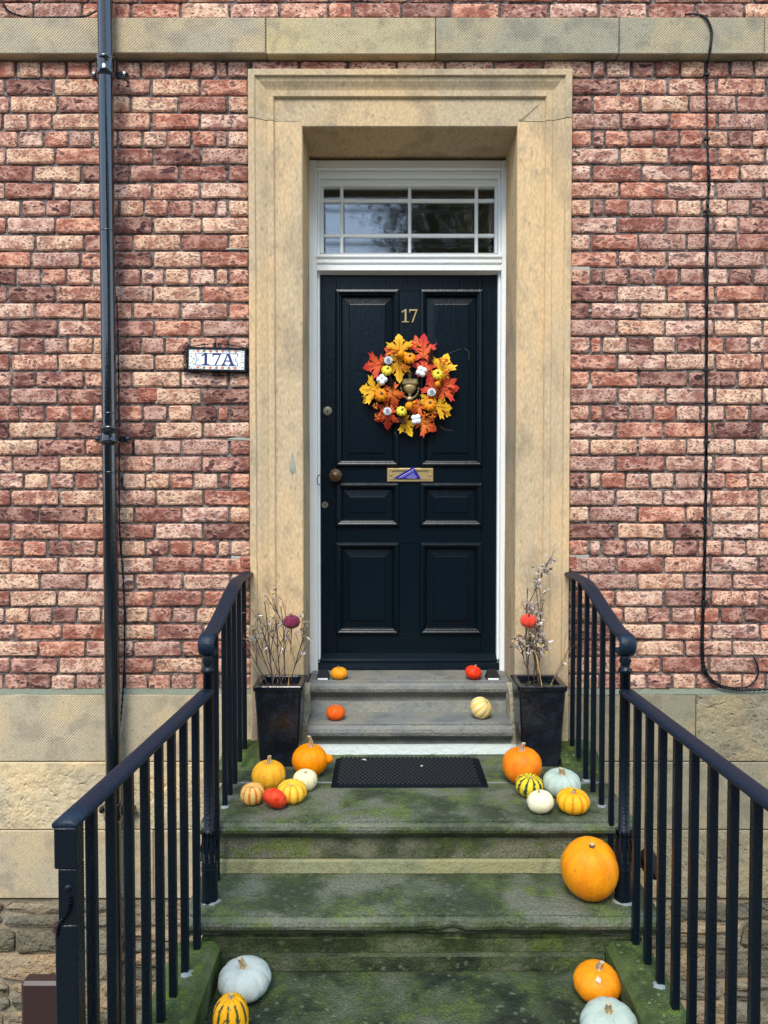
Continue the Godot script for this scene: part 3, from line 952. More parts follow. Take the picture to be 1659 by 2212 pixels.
# ------------------------------------------------------------------ steps
func nose(z0: float, z1: float, y: float, r: float, set_back: float, bottom: float) -> Array:
	# a tread with a rounded nosing, a small fillet below it and the riser down to bottom
	var p := [Vector2(z0, bottom), Vector2(z0, y), Vector2(z1 - r * 1.6, y), Vector2(z1 - r * 0.8, y - r * 0.12)]
	for k in 7:
		var a := PI / 2 - PI * k / 6.0
		p.append(Vector2(z1 - r + cos(a) * r, y - r * 1.15 + sin(a) * r))
	p.append(Vector2(z1 - r - 0.002, y - r * 2.2))
	p.append(Vector2(z1 - r - 0.004, y - r * 2.5))
	p.append(Vector2(z1 - set_back + 0.004, y - r * 2.6))
	p.append(Vector2(z1 - set_back, y - r * 3.0))
	p.append(Vector2(z1 - set_back, bottom))
	return p

func build_steps() -> void:
	var s := thing("stone_steps", "worn sandstone front steps green with algae between black railings", "steps", Vector3(0.12, -0.585, 1.5))
	var add := func(called: String, prof: Array, x0: float, x1: float, rough: float, seed_: int, m: Material, label: String, chips: Array) -> void:
		var st := begin(true)
		st.set_smooth_group(-1)
		extrude_x(st, prof, x0, x1, 90, rough, seed_, chips)
		part(called, done(st), m, s, label)
	var t := V(680, 1475, -0.1)
	var t2 := V(1089, 1475, -0.1)
	add.call("step", nose(-0.44, -0.080, 0.304, 0.029, 0.045, 0.10), t.x - 0.03, t2.x + 0.03, 0.0015, 1, M.step_grey, "grey threshold step below the door", [])
	add.call("cement_fillet", [Vector2(-0.13, 0.13), Vector2(-0.13, 0.205), Vector2(-0.114, 0.20), Vector2(-0.108, 0.152), Vector2(-0.104, 0.13)], t.x - 0.028, t2.x + 0.028, 0.004, 2, M.step_cement, "", [])
	t = V(668, 1575, 0.09)
	t2 = V(1104, 1575, 0.09)
	add.call("step", nose(-0.115, 0.105, 0.15, 0.031, 0.050, 0.0), t.x - 0.006, t2.x + 0.006, 0.0018, 3, M.step_grey, "grey step between the threshold and the landing", [])
	add.call("painted_strip", [Vector2(0.03, 0.0), Vector2(0.03, 0.047), Vector2(0.068, 0.045), Vector2(0.070, 0.0)], t.x - 0.03, t2.x + 0.03, 0.003, 4, M.white_strip, "white painted band at the foot of the upper step", [])
	var x0 := -0.69
	var x1 := 0.95
	# landing of two slabs with a pale joint
	part("slab", box_mesh(Vector3(x0 + 0.02, -0.12, -0.02), Vector3(x1 - 0.02, -0.001, 0.398), 0.004), M.tread, s, "back landing slab under the rubber mat")
	part("joint", box_mesh(Vector3(x0 + 0.03, -0.12, 0.400), Vector3(x1 - 0.03, -0.004, 0.422), 0.002), M.lead, s, "pale mortar joint across the landing")
	add.call("slab", nose(0.424, 0.815, 0.0, 0.024, 0.046, -0.155), x0, x1, 0.0022, 5, M.tread, "front landing slab with rounded nosing", [])
	add.call("riser_strip", [Vector2(0.6, -0.207), Vector2(0.6, -0.158), Vector2(0.774, -0.157), Vector2(0.780, -0.165), Vector2(0.783, -0.207)], x0 + 0.02, x1 - 0.02, 0.002, 6, M.strip, "pale stone strip at the foot of the riser", [])
	part("riser", box_mesh(Vector3(x0 + 0.01, -0.154, 0.45), Vector3(x1 - 0.01, -0.075, 0.7705), 0.001), M.riser, s, "weathered riser below the landing")
	add.call("step", nose(0.5, 1.085, -0.2085, 0.026, 0.046, -0.295), x0, x1, 0.003, 7, M.tread, "broad mossy tread with a chipped nosing", [Vector3(0.23, 0.05, 0.024), Vector3(0.15, 0.03, 0.014), Vector3(0.40, 0.04, 0.006), Vector3(-0.28, 0.03, 0.005)])
	part("riser", box_mesh(Vector3(x0 + 0.14, -0.36, 0.8), Vector3(x1 - 0.19, -0.288, 1.0405), 0.001), M.riser_low, s, "dark green riser behind the lowest pumpkins")
	add.call("riser_strip", [Vector2(0.8, -0.40), Vector2(0.8, -0.345), Vector2(1.058, -0.345), Vector2(1.070, -0.352), Vector2(1.072, -0.40)], -0.56, 0.757, 0.003, 8, M.tread_low, "", [])
	add.call("step", nose(0.9, 1.50, -0.402, 0.024, 0.034, -0.585), -0.556, 0.755, 0.003, 9, M.tread_low, "lowest tread dark with moss and pale lichen spots", [])
	# kerb stones that carry the railings
	for k in 2:
		var xa: float = [-0.715, 0.757][k]
		var xb: float = [-0.558, 0.905][k]
		var st := begin()
		boxp(st, Vector3(xa, -2.0, 1.060), Vector3(xb, -0.29, 2.35), 0.022)
		part("kerb_stone", done(st), M.moss_kerb, s, ["mossy kerb stone under the lower railing beside the drainpipe side", "mossy kerb stone under the lower railing on the cable side"][k])
		var cs := begin()
		extrude_x(cs, [Vector2(-0.01, -0.05), Vector2(-0.01, 0.055), Vector2(0.10, 0.06), Vector2(0.17, 0.052), Vector2(0.24, 0.022), Vector2(0.285, 0.004), Vector2(0.29, -0.05)], [-0.74, 0.80][k], [-0.555, 0.975][k], 8, 0.006, 40 + k)
		part("end_stone", done(cs), M.moss_kerb, s)
	var bs := begin()
	boxp(bs, Vector3(x0 + 0.06, -2.0, 0.03), Vector3(x1 - 0.06, -0.13, 0.44))
	boxp(bs, Vector3(x0 + 0.06, -2.0, 0.44), Vector3(x1 - 0.06, -0.30, 1.05))
	part("base", done(bs), M.riser_low, s)

# ------------------------------------------------------------------ railings
func bar(st: SurfaceTool, x: float, z: float, y0: float, y1: float, w: float) -> void:
	boxp(st, Vector3(x - w / 2, y0, z - w / 2), Vector3(x + w / 2, y1, z + w / 2), 0.003)

func build_railings() -> void:
	var sec := [Vector2(-0.028, -0.005), Vector2(-0.029, 0.002), Vector2(-0.024, 0.007), Vector2(-0.012, 0.010), Vector2(0.012, 0.010), Vector2(0.024, 0.007), Vector2(0.029, 0.002), Vector2(0.028, -0.005), Vector2(0.018, -0.007), Vector2(-0.018, -0.007)]
	for s in 2:
		var r := thing("railing", ["black iron railing beside the drainpipe, ending in a square post", "black iron railing on the side of the hanging cable"][s], "railing", Vector3([-0.63, 0.86][s], -0.29, 1.2), "railings either side of the steps")
		var xw: float = [-0.645, 0.880][s]
		var xn: float = [-0.619, 0.849][s]
		var xe: float = [-0.676, 0.884][s]
		var at := func(z: float) -> float:
			return lerpf(xw, xn, clampf(z / 0.97, 0, 1)) if z < 0.97 else lerpf(xn, xe, (z - 0.97) / 1.06)
		# upper handrail: level from the wall, bends down, ends in a scroll over the newel
		var yr := 0.845
		var pts := [Vector3(xw, yr + 0.006, -0.01), Vector3(xw, yr + 0.004, 0.12), Vector3(xw, yr + 0.002, 0.30), Vector3(at.call(0.44), yr - 0.008, 0.44), Vector3(at.call(0.54), yr - 0.030, 0.54), Vector3(at.call(0.72), yr - 0.075, 0.72), Vector3(at.call(0.86), yr - 0.104, 0.86), Vector3(xn, yr - 0.110, 0.94)]
		var path := curve(pts, 4)
		var c := Vector3(xn, yr - 0.110 - 0.036, 0.965)
		for k in range(0, 11):
			var a := PI * 0.42 - PI * 1.25 * k / 10.0
			var rr := 0.036 - 0.012 * k / 10.0
			path.append(c + Vector3(0, sin(a) * rr, cos(a) * rr))
		var st := begin(true)
		sweep(st, path, sec, Vector3(-1, 0, 0))
		part("handrail", done(st), M.iron_sky_sheen, r, "upper handrail with scrolled end")
		# lower handrail: level, from the newel outwards
		var yl := 0.538
		var ze: float = [2.05, 2.42][s]
		st = begin(true)
		var sec2 := []
		for v: Vector2 in sec:
			sec2.append(Vector2(v.x * 0.95, v.y * 1.1))
		sweep(st, curve([Vector3(at.call(0.985), yl + 0.002, 0.985), Vector3(at.call(1.3), yl, 1.3), Vector3(at.call(1.7), yl - 0.001, 1.7), Vector3(at.call(ze), yl, ze)], 3), sec2, Vector3(-1, 0, 0))
		part("handrail", done(st), M.iron_sky_sheen, r, "lower handrail")
		# newel
		st = begin(true)
		var nb_ := Vector3(xn, -0.2085, 0.97)
		var top := c.y - 0.036 + 0.2085
		lathe(st, [Vector2(0.0, 0.0), Vector2(0.031, 0.0), Vector2(0.0295, 0.016), Vector2(0.0274, 0.105), Vector2(0.0288, 0.112), Vector2(0.0295, 0.120), Vector2(0.0266, 0.127), Vector2(0.0288, 0.134), Vector2(0.0259, 0.142), Vector2(0.0277, 0.165), Vector2(0.0274, 0.19), Vector2(0.023, 0.225), Vector2(0.0209, 0.240), Vector2(0.0245, 0.248), Vector2(0.0191, 0.252), Vector2(0.0187, 0.5), Vector2(0.018, top - 0.060), Vector2(0.0238, top - 0.057), Vector2(0.0238, top - 0.045), Vector2(0.0166, top - 0.040), Vector2(0.0158, top - 0.03), Vector2(0.0216, top - 0.016), Vector2(0.0158, top), Vector2(0.013, top + 0.02), Vector2(0.0, top + 0.02)], 18, Transform3D(Basis(), nb_))
		for k in 9:
			var a := TAU * k / 9
			var d := Vector3(cos(a), 0, sin(a))
			tube(st, [nb_ + d * 0.027 + Vector3(0, 0.145, 0), nb_ + d * 0.028 + Vector3(0, 0.19, 0), nb_ + d * 0.023 + Vector3(0, 0.228, 0), nb_ + d * 0.027 + Vector3(0, 0.254, 0)], 0.005, 0.003, 5)
		part("newel", done(st), M.iron, r)
		var ns_ := begin(true)
		tube(ns_, [c + Vector3(0, -0.02, -0.05), c + Vector3(0, 0.0, -0.034), c + Vector3(0, -0.03, -0.026), c + Vector3(0, -0.06, -0.02)], 0.009, 0.006, 6)
		part("scroll_bracket", done(ns_), M.iron, r)
		# upper bars
		var zu: Array = [[0.83, 0.66, 0.545, 0.425, 0.29, 0.15], [0.80, 0.655, 0.515, 0.385, 0.245, 0.11]][s]
		for k in zu.size():
			var z: float = zu[k]
			var yb: float = -0.2085 if k == 0 else (0.0 if z > 0.3 else 0.045)
			var ytp := yr - 0.008 - (0.0 if z < 0.42 else (z - 0.42) * 0.25)
			st = begin()
			bar(st, at.call(z), z, yb, ytp, 0.0195)
			part("baluster", done(st), M.iron, r)
			if k > 0 and z > 0.3:
				lead(r, Vector3(at.call(z), 0.0, z + 0.004), 0.020, k + s * 20)
		# lower bars
		var zl: Array = [[1.123, 1.25, 1.365, 1.475, 1.585, 1.70, 1.81, 1.92], [1.095, 1.203, 1.308, 1.42, 1.532, 1.645, 1.756, 1.868, 1.98, 2.09, 2.2]][s]
		for k in zl.size():
			var z: float = zl[k]
			st = begin()
			bar(st, at.call(z), z, -0.29, yl - 0.006, 0.0235)
			part("baluster", done(st), M.iron, r)
			lead(r, Vector3(at.call(z) + 0.006 * (1 if s == 0 else -1), -0.29, z + 0.004), 0.024, k + s * 40)
		lead(r, Vector3(xn, -0.2085, 0.975), 0.042, 90 + s)
		# end post
		st = begin()
		var zp: float = [2.03, 2.40][s]
		var xp: float = at.call(zp)
		if s == 0:      # a bite is cut out of its outer edge
			var ya := V(145, 1868, zp).y
			var yb2 := V(145, 1986, zp).y
			boxp(st, Vector3(xp - 0.024, ya, zp - 0.022), Vector3(xp + 0.024, yl - 0.005, zp + 0.022), 0.003)
			boxp(st, Vector3(xp - 0.0155, yb2, zp - 0.0215), Vector3(xp + 0.0235, ya, zp + 0.0215), 0.001)
			boxp(st, Vector3(xp - 0.024, -0.29, zp - 0.022), Vector3(xp + 0.024, yb2, zp + 0.022), 0.003)
		else:
			boxp(st, Vector3(xp - 0.024, -0.29, zp - 0.022), Vector3(xp + 0.024, yl - 0.005, zp + 0.022), 0.004)
		part("post", done(st), M.iron, r)
		if s == 0:
			var sc := begin(true)
			tube(sc, curve([Vector3(xp + 0.012, 0.385, zp + 0.022), Vector3(xp + 0.010, 0.36, zp + 0.026), Vector3(xp + 0.0, 0.345, zp + 0.026), Vector3(xp - 0.014, 0.325, zp + 0.026), Vector3(xp - 0.018, 0.30, zp + 0.022)], 4), 0.005, 0.004, 6)
			lathe(sc, [Vector2(0, 0.008), Vector2(0.006, 0.006), Vector2(0.008, 0)], 8, Transform3D(Basis(Vector3(1, 0, 0), PI / 2), Vector3(xp + 0.006, 0.405, zp + 0.021)))
			part("weld_seam", done(sc), M.iron, r)
			var ct := begin()
			boxp(ct, Vector3(xp - 0.034, 0.298, zp - 0.008), Vector3(xp - 0.0235, 0.318, zp + 0.012), 0.003)
			part("catch", done(ct), M.rust, r, "small rusty catch on the square post")

func lead(r: Node3D, at: Vector3, rad: float, seed_: int) -> void:
	# pale lead and cement poured round the foot of a bar
	var g := RandomNumberGenerator.new()
	g.seed = seed_ + 500
	if rad < 0.03 and g.randf() < 0.35:
		return
	var st := begin(true)
	var n := 12
	var ring := []
	for k in n:
		var a := TAU * k / n
		ring.append(at + Vector3(cos(a), 0, sin(a)) * rad * g.randf_range(0.6, 1.2))
	var c := at + Vector3(0, 0.006, 0)
	for k in n:
		var p: Vector3 = ring[k]
		var q: Vector3 = ring[(k + 1) % n]
		var pi_ := p.lerp(c, 0.3) + Vector3(0, 0.003, 0)
		var qi := q.lerp(c, 0.3) + Vector3(0, 0.003, 0)
		quad(st, p + Vector3(0, -0.002, 0), pi_, qi, q + Vector3(0, -0.002, 0))
		tri(st, pi_, c, qi)
	part("lead_seat", done(st), M.lead, r)

# ------------------------------------------------------------------ drainpipe and cables
func build_drainpipe() -> void:
	var x := V(225, 200, 0.115).x
	x = V(228.5, 300, 0.115).x
	var z := 0.105
	var d := thing("drainpipe", "glossy black iron drainpipe running down the brick wall", "drainpipe", Vector3(x, -2.0, z))
	var cuts := [4.6, V(CX, 130, z).y, V(CX, 926, z).y, V(CX, 1738, z).y, -2.0]
	for k in 4:
		var st := begin(true)
		lathe(st, [Vector2(0.0345, cuts[k + 1]), Vector2(0.0345, cuts[k])], 28, Transform3D(Basis(), Vector3(x, 0, z)))
		part("pipe", done(st), M.pipe, d)
		if k == 3:
			break
		var y: float = cuts[k + 1]
		st = begin(true)
		lathe(st, [Vector2(0.0345, 0.012), Vector2(0.042, 0.010), Vector2(0.0445, 0.004), Vector2(0.0435, -0.004), Vector2(0.0405, -0.010), Vector2(0.0405, -0.045), Vector2(0.044, -0.052), Vector2(0.0445, -0.060), Vector2(0.041, -0.066), Vector2(0.040, -0.074), Vector2(0.0345, -0.078)], 28, Transform3D(Basis(), Vector3(x, y, z)))
		part("collar", done(st), M.pipe, d)
		for s in [-1, 1]:
			st = begin()
			var yc := y - 0.045
			boxp(st, Vector3(x + minf(s * 0.030, s * 0.075), yc - 0.016, z - 0.055), Vector3(x + maxf(s * 0.030, s * 0.075), yc + 0.016, z - 0.040), 0.004)
			lathe(st, [Vector2(0, 0.016), Vector2(0.010, 0.014), Vector2(0.018, 0.0), Vector2(0.020, -0.012)], 14, Transform3D(Basis(Vector3(1, 0, 0), PI / 2), Vector3(x + s * 0.070, yc, z - 0.044)))
			boxp(st, Vector3(x + s * 0.070 - 0.006, yc - 0.006, -0.01), Vector3(x + s * 0.070 + 0.006, yc + 0.006, z - 0.05))
			part("lug", done(st), M.pipe, d)
	var st2 := begin(true)
	for y: float in [V(CX, 500, z).y, V(CX, 893, z).y, V(CX, 1020, z).y, V(CX, 2065, z).y]:
		lathe(st2, [Vector2(0.0345, 0.003), Vector2(0.0358, 0.0015), Vector2(0.0358, -0.0015), Vector2(0.0345, -0.003)], 28, Transform3D(Basis(), Vector3(x, y, z)))
	part("seam", done(st2), M.pipe, d)

func cable(called: String, label: String, px: Array, z: float, r: float) -> Node3D:
	var pts := []
	for p in px:
		pts.append(V(p[0], p[1], z if p.size() < 3 else p[2]))
	var path := curve(pts, 6)
	var low: Vector3 = pts[0]
	for p: Vector3 in pts:
		if p.y < low.y:
			low = p
	var t := thing(called, label, "cable", low)
	var st := begin(true)
	tube(st, path, r, r, 7)
	part("sheath", done(st), M.cable, t)
	return t

func build_cables() -> void:
	var c := cable("cable", "thin black cable drooping across the bricks above the stone band at the drainpipe", [[-30, -60], [5, 5], [22, 26], [60, 37, 0.03], [120, 37.5, 0.03], [180, 36, 0.03], [200, 28, 0.02], [216, 20, 0.02]], 0.022, 0.0065)
	c = cable("cable", "black twin cable hanging down the brick wall and looping at its foot", [[1480, 32, 0.03], [1500, 30, 0.05], [1524, 38, 0.064], [1537, 66, 0.064], [1535, 100, 0.064], [1530, 128, 0.05], [1527, 160], [1528, 300], [1533, 400], [1527, 455], [1525, 700], [1524, 1000], [1520, 1250], [1515, 1380], [1518, 1440], [1531, 1466], [1552, 1482], [1580, 1489, 0.03], [1620, 1491, 0.03], [1680, 1488, 0.03]], 0.024, 0.0075)
	var st := begin(true)
	var pts := []
	for p in [[1529, 300], [1530, 420], [1530, 455], [1528, 700], [1527, 1000], [1523, 1250], [1519, 1380], [1522, 1440], [1534, 1463], [1556, 1480], [1590, 1486], [1618, 1482], [1636, 1462], [1637, 1440], [1628, 1420]]:
		pts.append(V(p[0], p[1], 0.026))
	tube(st, curve(pts, 5), 0.006, 0.006, 6)
	part("second_sheath", done(st), M.cable, c)
	for y in [161, 300, 456, 800, 955, 1120, 1300, 1446]:
		var p := V(1527 if y < 1000 else 1522, y, 0.024)
		part("clip", box_mesh(p + Vector3(-0.013, -0.006, -0.012), p + Vector3(0.013, 0.006, 0.008), 0.002), M.cable, c)
	cable("cable", "thin black cable running down behind the drainpipe to the plinth", [[252, 640, 0.03], [255, 740, 0.03], [257, 900, 0.03], [258, 1130, 0.03], [265, 1230, 0.032], [269, 1330, 0.032], [268, 1450, 0.034], [262, 1540, 0.034], [253, 1620, 0.036], [248, 1700, 0.04], [247, 1900, 0.04], [250, 2060, 0.04], [262, 2078, 0.04], [300, 2084, 0.04], [362, 2090, 0.03], [420, 2100, 0.03]], 0.022, 0.006)

# ------------------------------------------------------------------ number sign
func build_number_sign() -> void:
	var z := 0.026
	var c := V(468.5, 777, z)
	var s := thing("house_number_sign", "tiled sign reading 17A in a scrolled black iron frame on the bricks", "sign", c + Vector3(0, -0.06, 0))
	var tiltb := Basis(Vector3(0, 0, 1), deg_to_rad(-1.2))
	var X := Transform3D(tiltb, c)
	var w := 0.262
	var h := 0.093
	# printed tiles: white glaze, navy outline, flower border
	var W := 524
	var H := 186
	var im := Image.create(W, H, false, Image.FORMAT_RGB8)
	im.fill(Color(0.93, 0.93, 0.90))
	var disc := func(x: float, y: float, r: float, col: Color) -> void:
		for yy in range(maxi(0, int(y - r)), mini(H, int(y + r) + 1)):
			for xx in range(maxi(0, int(x - r)), mini(W, int(x + r) + 1)):
				if Vector2(xx - x, yy - y).length() <= r:
					im.set_pixel(xx, yy, col)
	var g := RandomNumberGenerator.new()
	g.seed = 4
	var leafc := [Color(0.10, 0.55, 0.62), Color(0.20, 0.60, 0.45), Color(0.25, 0.45, 0.70), Color(0.85, 0.78, 0.35)]
	for k in 420:
		var x := g.randf_range(4, W - 4)
		var y := g.randf_range(4, H - 4)
		if y > 34 and y < H - 34 and x > 84 and x < W - 84:
			continue
		disc.call(x, y, g.randf_range(2.0, 4.5), leafc[g.randi() % 4])
	for k in 7:
		var x := 86.0 + k * 58.5
		for y in [16.0, H - 16.0]:
			var col: Color = [Color(0.90, 0.30, 0.28), Color(0.55, 0.30, 0.22)][k % 2]
			for q in 5:
				disc.call(x + cos(TAU * q / 5) * 8, y + sin(TAU * q / 5) * 7, 6.0, col)
			disc.call(x, y, 4.0, Color(0.95, 0.75, 0.30))
	for k in 14:
		var x: float = [30.0, W - 30.0][k % 2] + g.randf_range(-22, 22)
		disc.call(x, 20.0 + (k / 2) * 24.0, 6.0, [Color(0.75, 0.35, 0.25), Color(0.35, 0.35, 0.55), Color(0.90, 0.70, 0.25)][k % 3])
	var inside := func(x: float, y: float) -> bool:
		var u := absf(x - W / 2.0)
		var v := absf(y - H / 2.0)
		if v > 58.0:
			return false
		var lim := 200.0
		if v < 34.0:
			lim = 186.0 - 10.0 * cos(v / 34.0 * PI)
		return u < lim
	for y in H:
		for x in W:
			if inside.call(x, y):
				var edge: bool = not (inside.call(x - 6, y) and inside.call(x + 6, y) and inside.call(x, y - 6) and inside.call(x, y + 6))
				im.set_pixel(x, y, Color(0.14, 0.24, 0.50) if edge else Color(0.95, 0.95, 0.95))
	im.generate_mipmaps()
	var tm := StandardMaterial3D.new()
	tm.albedo_texture = ImageTexture.create_from_image(im)
	tm.roughness = 0.12
	tm.cull_mode = BaseMaterial3D.CULL_DISABLED
	var cuts := [0.0, 0.19, 0.395, 0.60, 0.805, 1.0]
	for k in 5:
		var st := begin()
		var u0: float = cuts[k]
		var u1: float = cuts[k + 1]
		var xa := -w / 2 + w * u0 + 0.0006
		var xb := -w / 2 + w * u1 - 0.0006
		var q := [Vector3(xa, h / 2, 0.006), Vector3(xb, h / 2, 0.006), Vector3(xb, -h / 2, 0.006), Vector3(xa, -h / 2, 0.006)]
		var uv := [Vector2(u0, 0), Vector2(u1, 0), Vector2(u1, 1), Vector2(u0, 1)]
		for i in [0, 1, 2, 0, 2, 3]:
			st.set_uv(uv[i])
			st.add_vertex(X * (q[i] as Vector3))
		for e in 4:
			var a: Vector3 = q[e]
			var b: Vector3 = q[(e + 1) % 4]
			for v: Vector3 in [a, b, b + Vector3(0, 0, -0.008), a, b + Vector3(0, 0, -0.008), a + Vector3(0, 0, -0.008)]:
				st.set_uv(uv[e])
				st.add_vertex(X * v)
		part("tile", done(st), tm, s)
	var font := SystemFont.new()
	font.font_names = PackedStringArray(["Droid Serif"])
	font.font_weight = 700
	for k in 3:
		var t := TextMesh.new()
		t.text = ["1", "7", "A"][k]
		t.font = font
		t.font_size = 64
		t.pixel_size = 0.00124
		t.depth = 0.0012
		var o := local_part("numeral", t, M.navy, s)
		o.global_transform = X * Transform3D(Basis().scaled(Vector3(1.05, 1.0, 1)), Vector3([-0.052, 0.0, 0.053][k], 0.0, 0.0062))
	var st := begin()
	frame_rings(st, Vector2(-w / 2 - 0.010, -h / 2 - 0.010), Vector2(w / 2 + 0.010, h / 2 + 0.010), [Vector2(0, -0.012), Vector2(0, 0.009), Vector2(0.002, 0.011), Vector2(0.009, 0.011), Vector2(0.011, 0.007), Vector2(0.011, -0.004)], 0.0)
	var fm := done(st)
	var fo := local_part("frame", fm, M.iron, s)
	fo.global_transform = X
	# wrought scrolls round the frame
	var scroll := begin(true)
	var spiral := func(at: Vector2, from: Vector2, turn: float, rad: float) -> void:
		var a := [X * Vector3(from.x, from.y, 0.0)]
		var a0 := (from - at).angle()
		for k in 15:
			var t := k / 14.0
			var ang := a0 + turn * t * TAU * 1.2
			a.append(X * Vector3(at.x + cos(ang) * rad * (1.0 - 0.65 * t), at.y + sin(ang) * rad * (1.0 - 0.65 * t), 0.0))
		tube(scroll, a, 0.0036, 0.003, 6)
	var hw := w / 2 + 0.010
	var hh := h / 2 + 0.010
	for s1 in [-1, 1]:
		for s2 in [-1, 1]:
			spiral.call(Vector2(s1 * (hw + 0.004), s2 * (hh + 0.009)), Vector2(s1 * (hw - 0.004), s2 * hh), -1.0 * s1 * s2, 0.010)
			spiral.call(Vector2(s1 * (hw + 0.012), s2 * (hh - 0.004)), Vector2(s1 * hw, s2 * (hh - 0.004)), 1.0 * s1 * s2, 0.009)
			spiral.call(Vector2(s1 * (hw + 0.010), s2 * 0.010), Vector2(s1 * (hw + 0.019), s2 * 0.020), 1.0 * s1 * s2, 0.010)
			tube(scroll, [X * Vector3(s1 * hw, s2 * (hh - 0.006), 0), X * Vector3(s1 * (hw + 0.012), s2 * (hh - 0.020), 0), X * Vector3(s1 * (hw + 0.020), s2 * 0.022, 0)], 0.0036, 0.0036, 6)
			spiral.call(Vector2(s1 * 0.011, s2 * (hh + 0.009)), Vector2(s1 * 0.002, s2 * (hh + 0.018)), -1.0 * s1 * s2, 0.010)
			tube(scroll, [X * Vector3(s1 * hw, s2 * hh, 0), X * Vector3(s1 * hw * 0.5, s2 * (hh + 0.012), 0), X * Vector3(s1 * 0.004, s2 * (hh + 0.019), 0)], 0.0036, 0.0036, 6)
	part("scrollwork", done(scroll), M.iron, s)

# ------------------------------------------------------------------ pots
func build_pots() -> void:
	for s in 2:
		var x: float = [-0.474, 0.708][s]
		var p := thing("planter", ["tall square blue-black glazed planter holding bare twigs and a burgundy velvet pumpkin", "tall square blue-black glazed planter holding withered twigs and a red velvet pumpkin"][s], "planter", Vector3(x, 0.0, 0.148), "planters beside the door")
		var st := begin()
		var H := 0.372
		var prof := [Vector2(0.0, 0.004), Vector2(0.078, 0.0), Vector2(0.082, 0.006), Vector2(0.086, 0.03), Vector2(0.104, H - 0.03), Vector2(0.110, H - 0.022), Vector2(0.112, H - 0.004), Vector2(0.109, H), Vector2(0.088, H), Vector2(0.085, H - 0.004), Vector2(0.080, H - 0.06)]
		var b := Vector3(x, 0.0, 0.148)
		for i in prof.size() - 1:
			var a: Vector2 = prof[i]
			var c: Vector2 = prof[i + 1]
			for k in 4:
				# square rings with clipped corners
				var ring := func(v: Vector2, kk: int, e: int) -> Vector3:
					var q := Vector2(v.x, (v.x - 0.008 if v.x > 0.02 else v.x) * e).rotated(PI / 2 * kk)
					return b + Vector3(q.x, v.y, q.y)
				quad(st, ring.call(a, k, -1), ring.call(c, k, -1), ring.call(c, k, 1), ring.call(a, k, 1))
				quad(st, ring.call(a, k, 1), ring.call(c, k, 1), ring.call(c, k + 1, -1), ring.call(a, k + 1, -1))
		part("pot", done(st), M.glaze, p)
		st = begin(true)
		for i in 8:
			for j in 8:
				var q := func(ii: int, jj: int) -> Vector3:
					var xx := -0.083 + 0.166 * ii / 8.0
					var zz := -0.083 + 0.166 * jj / 8.0
					return b + Vector3(xx, H - 0.035 + 0.008 * ns.get_noise_2d(xx * 4000.0 + s * 99, zz * 4000.0), zz)
				quad(st, q.call(i, j), q.call(i + 1, j), q.call(i + 1, j + 1), q.call(i, j + 1))
		part("soil", done(st), M.soil, p)
		build_twigs(s, b + Vector3(0, H - 0.035, 0))

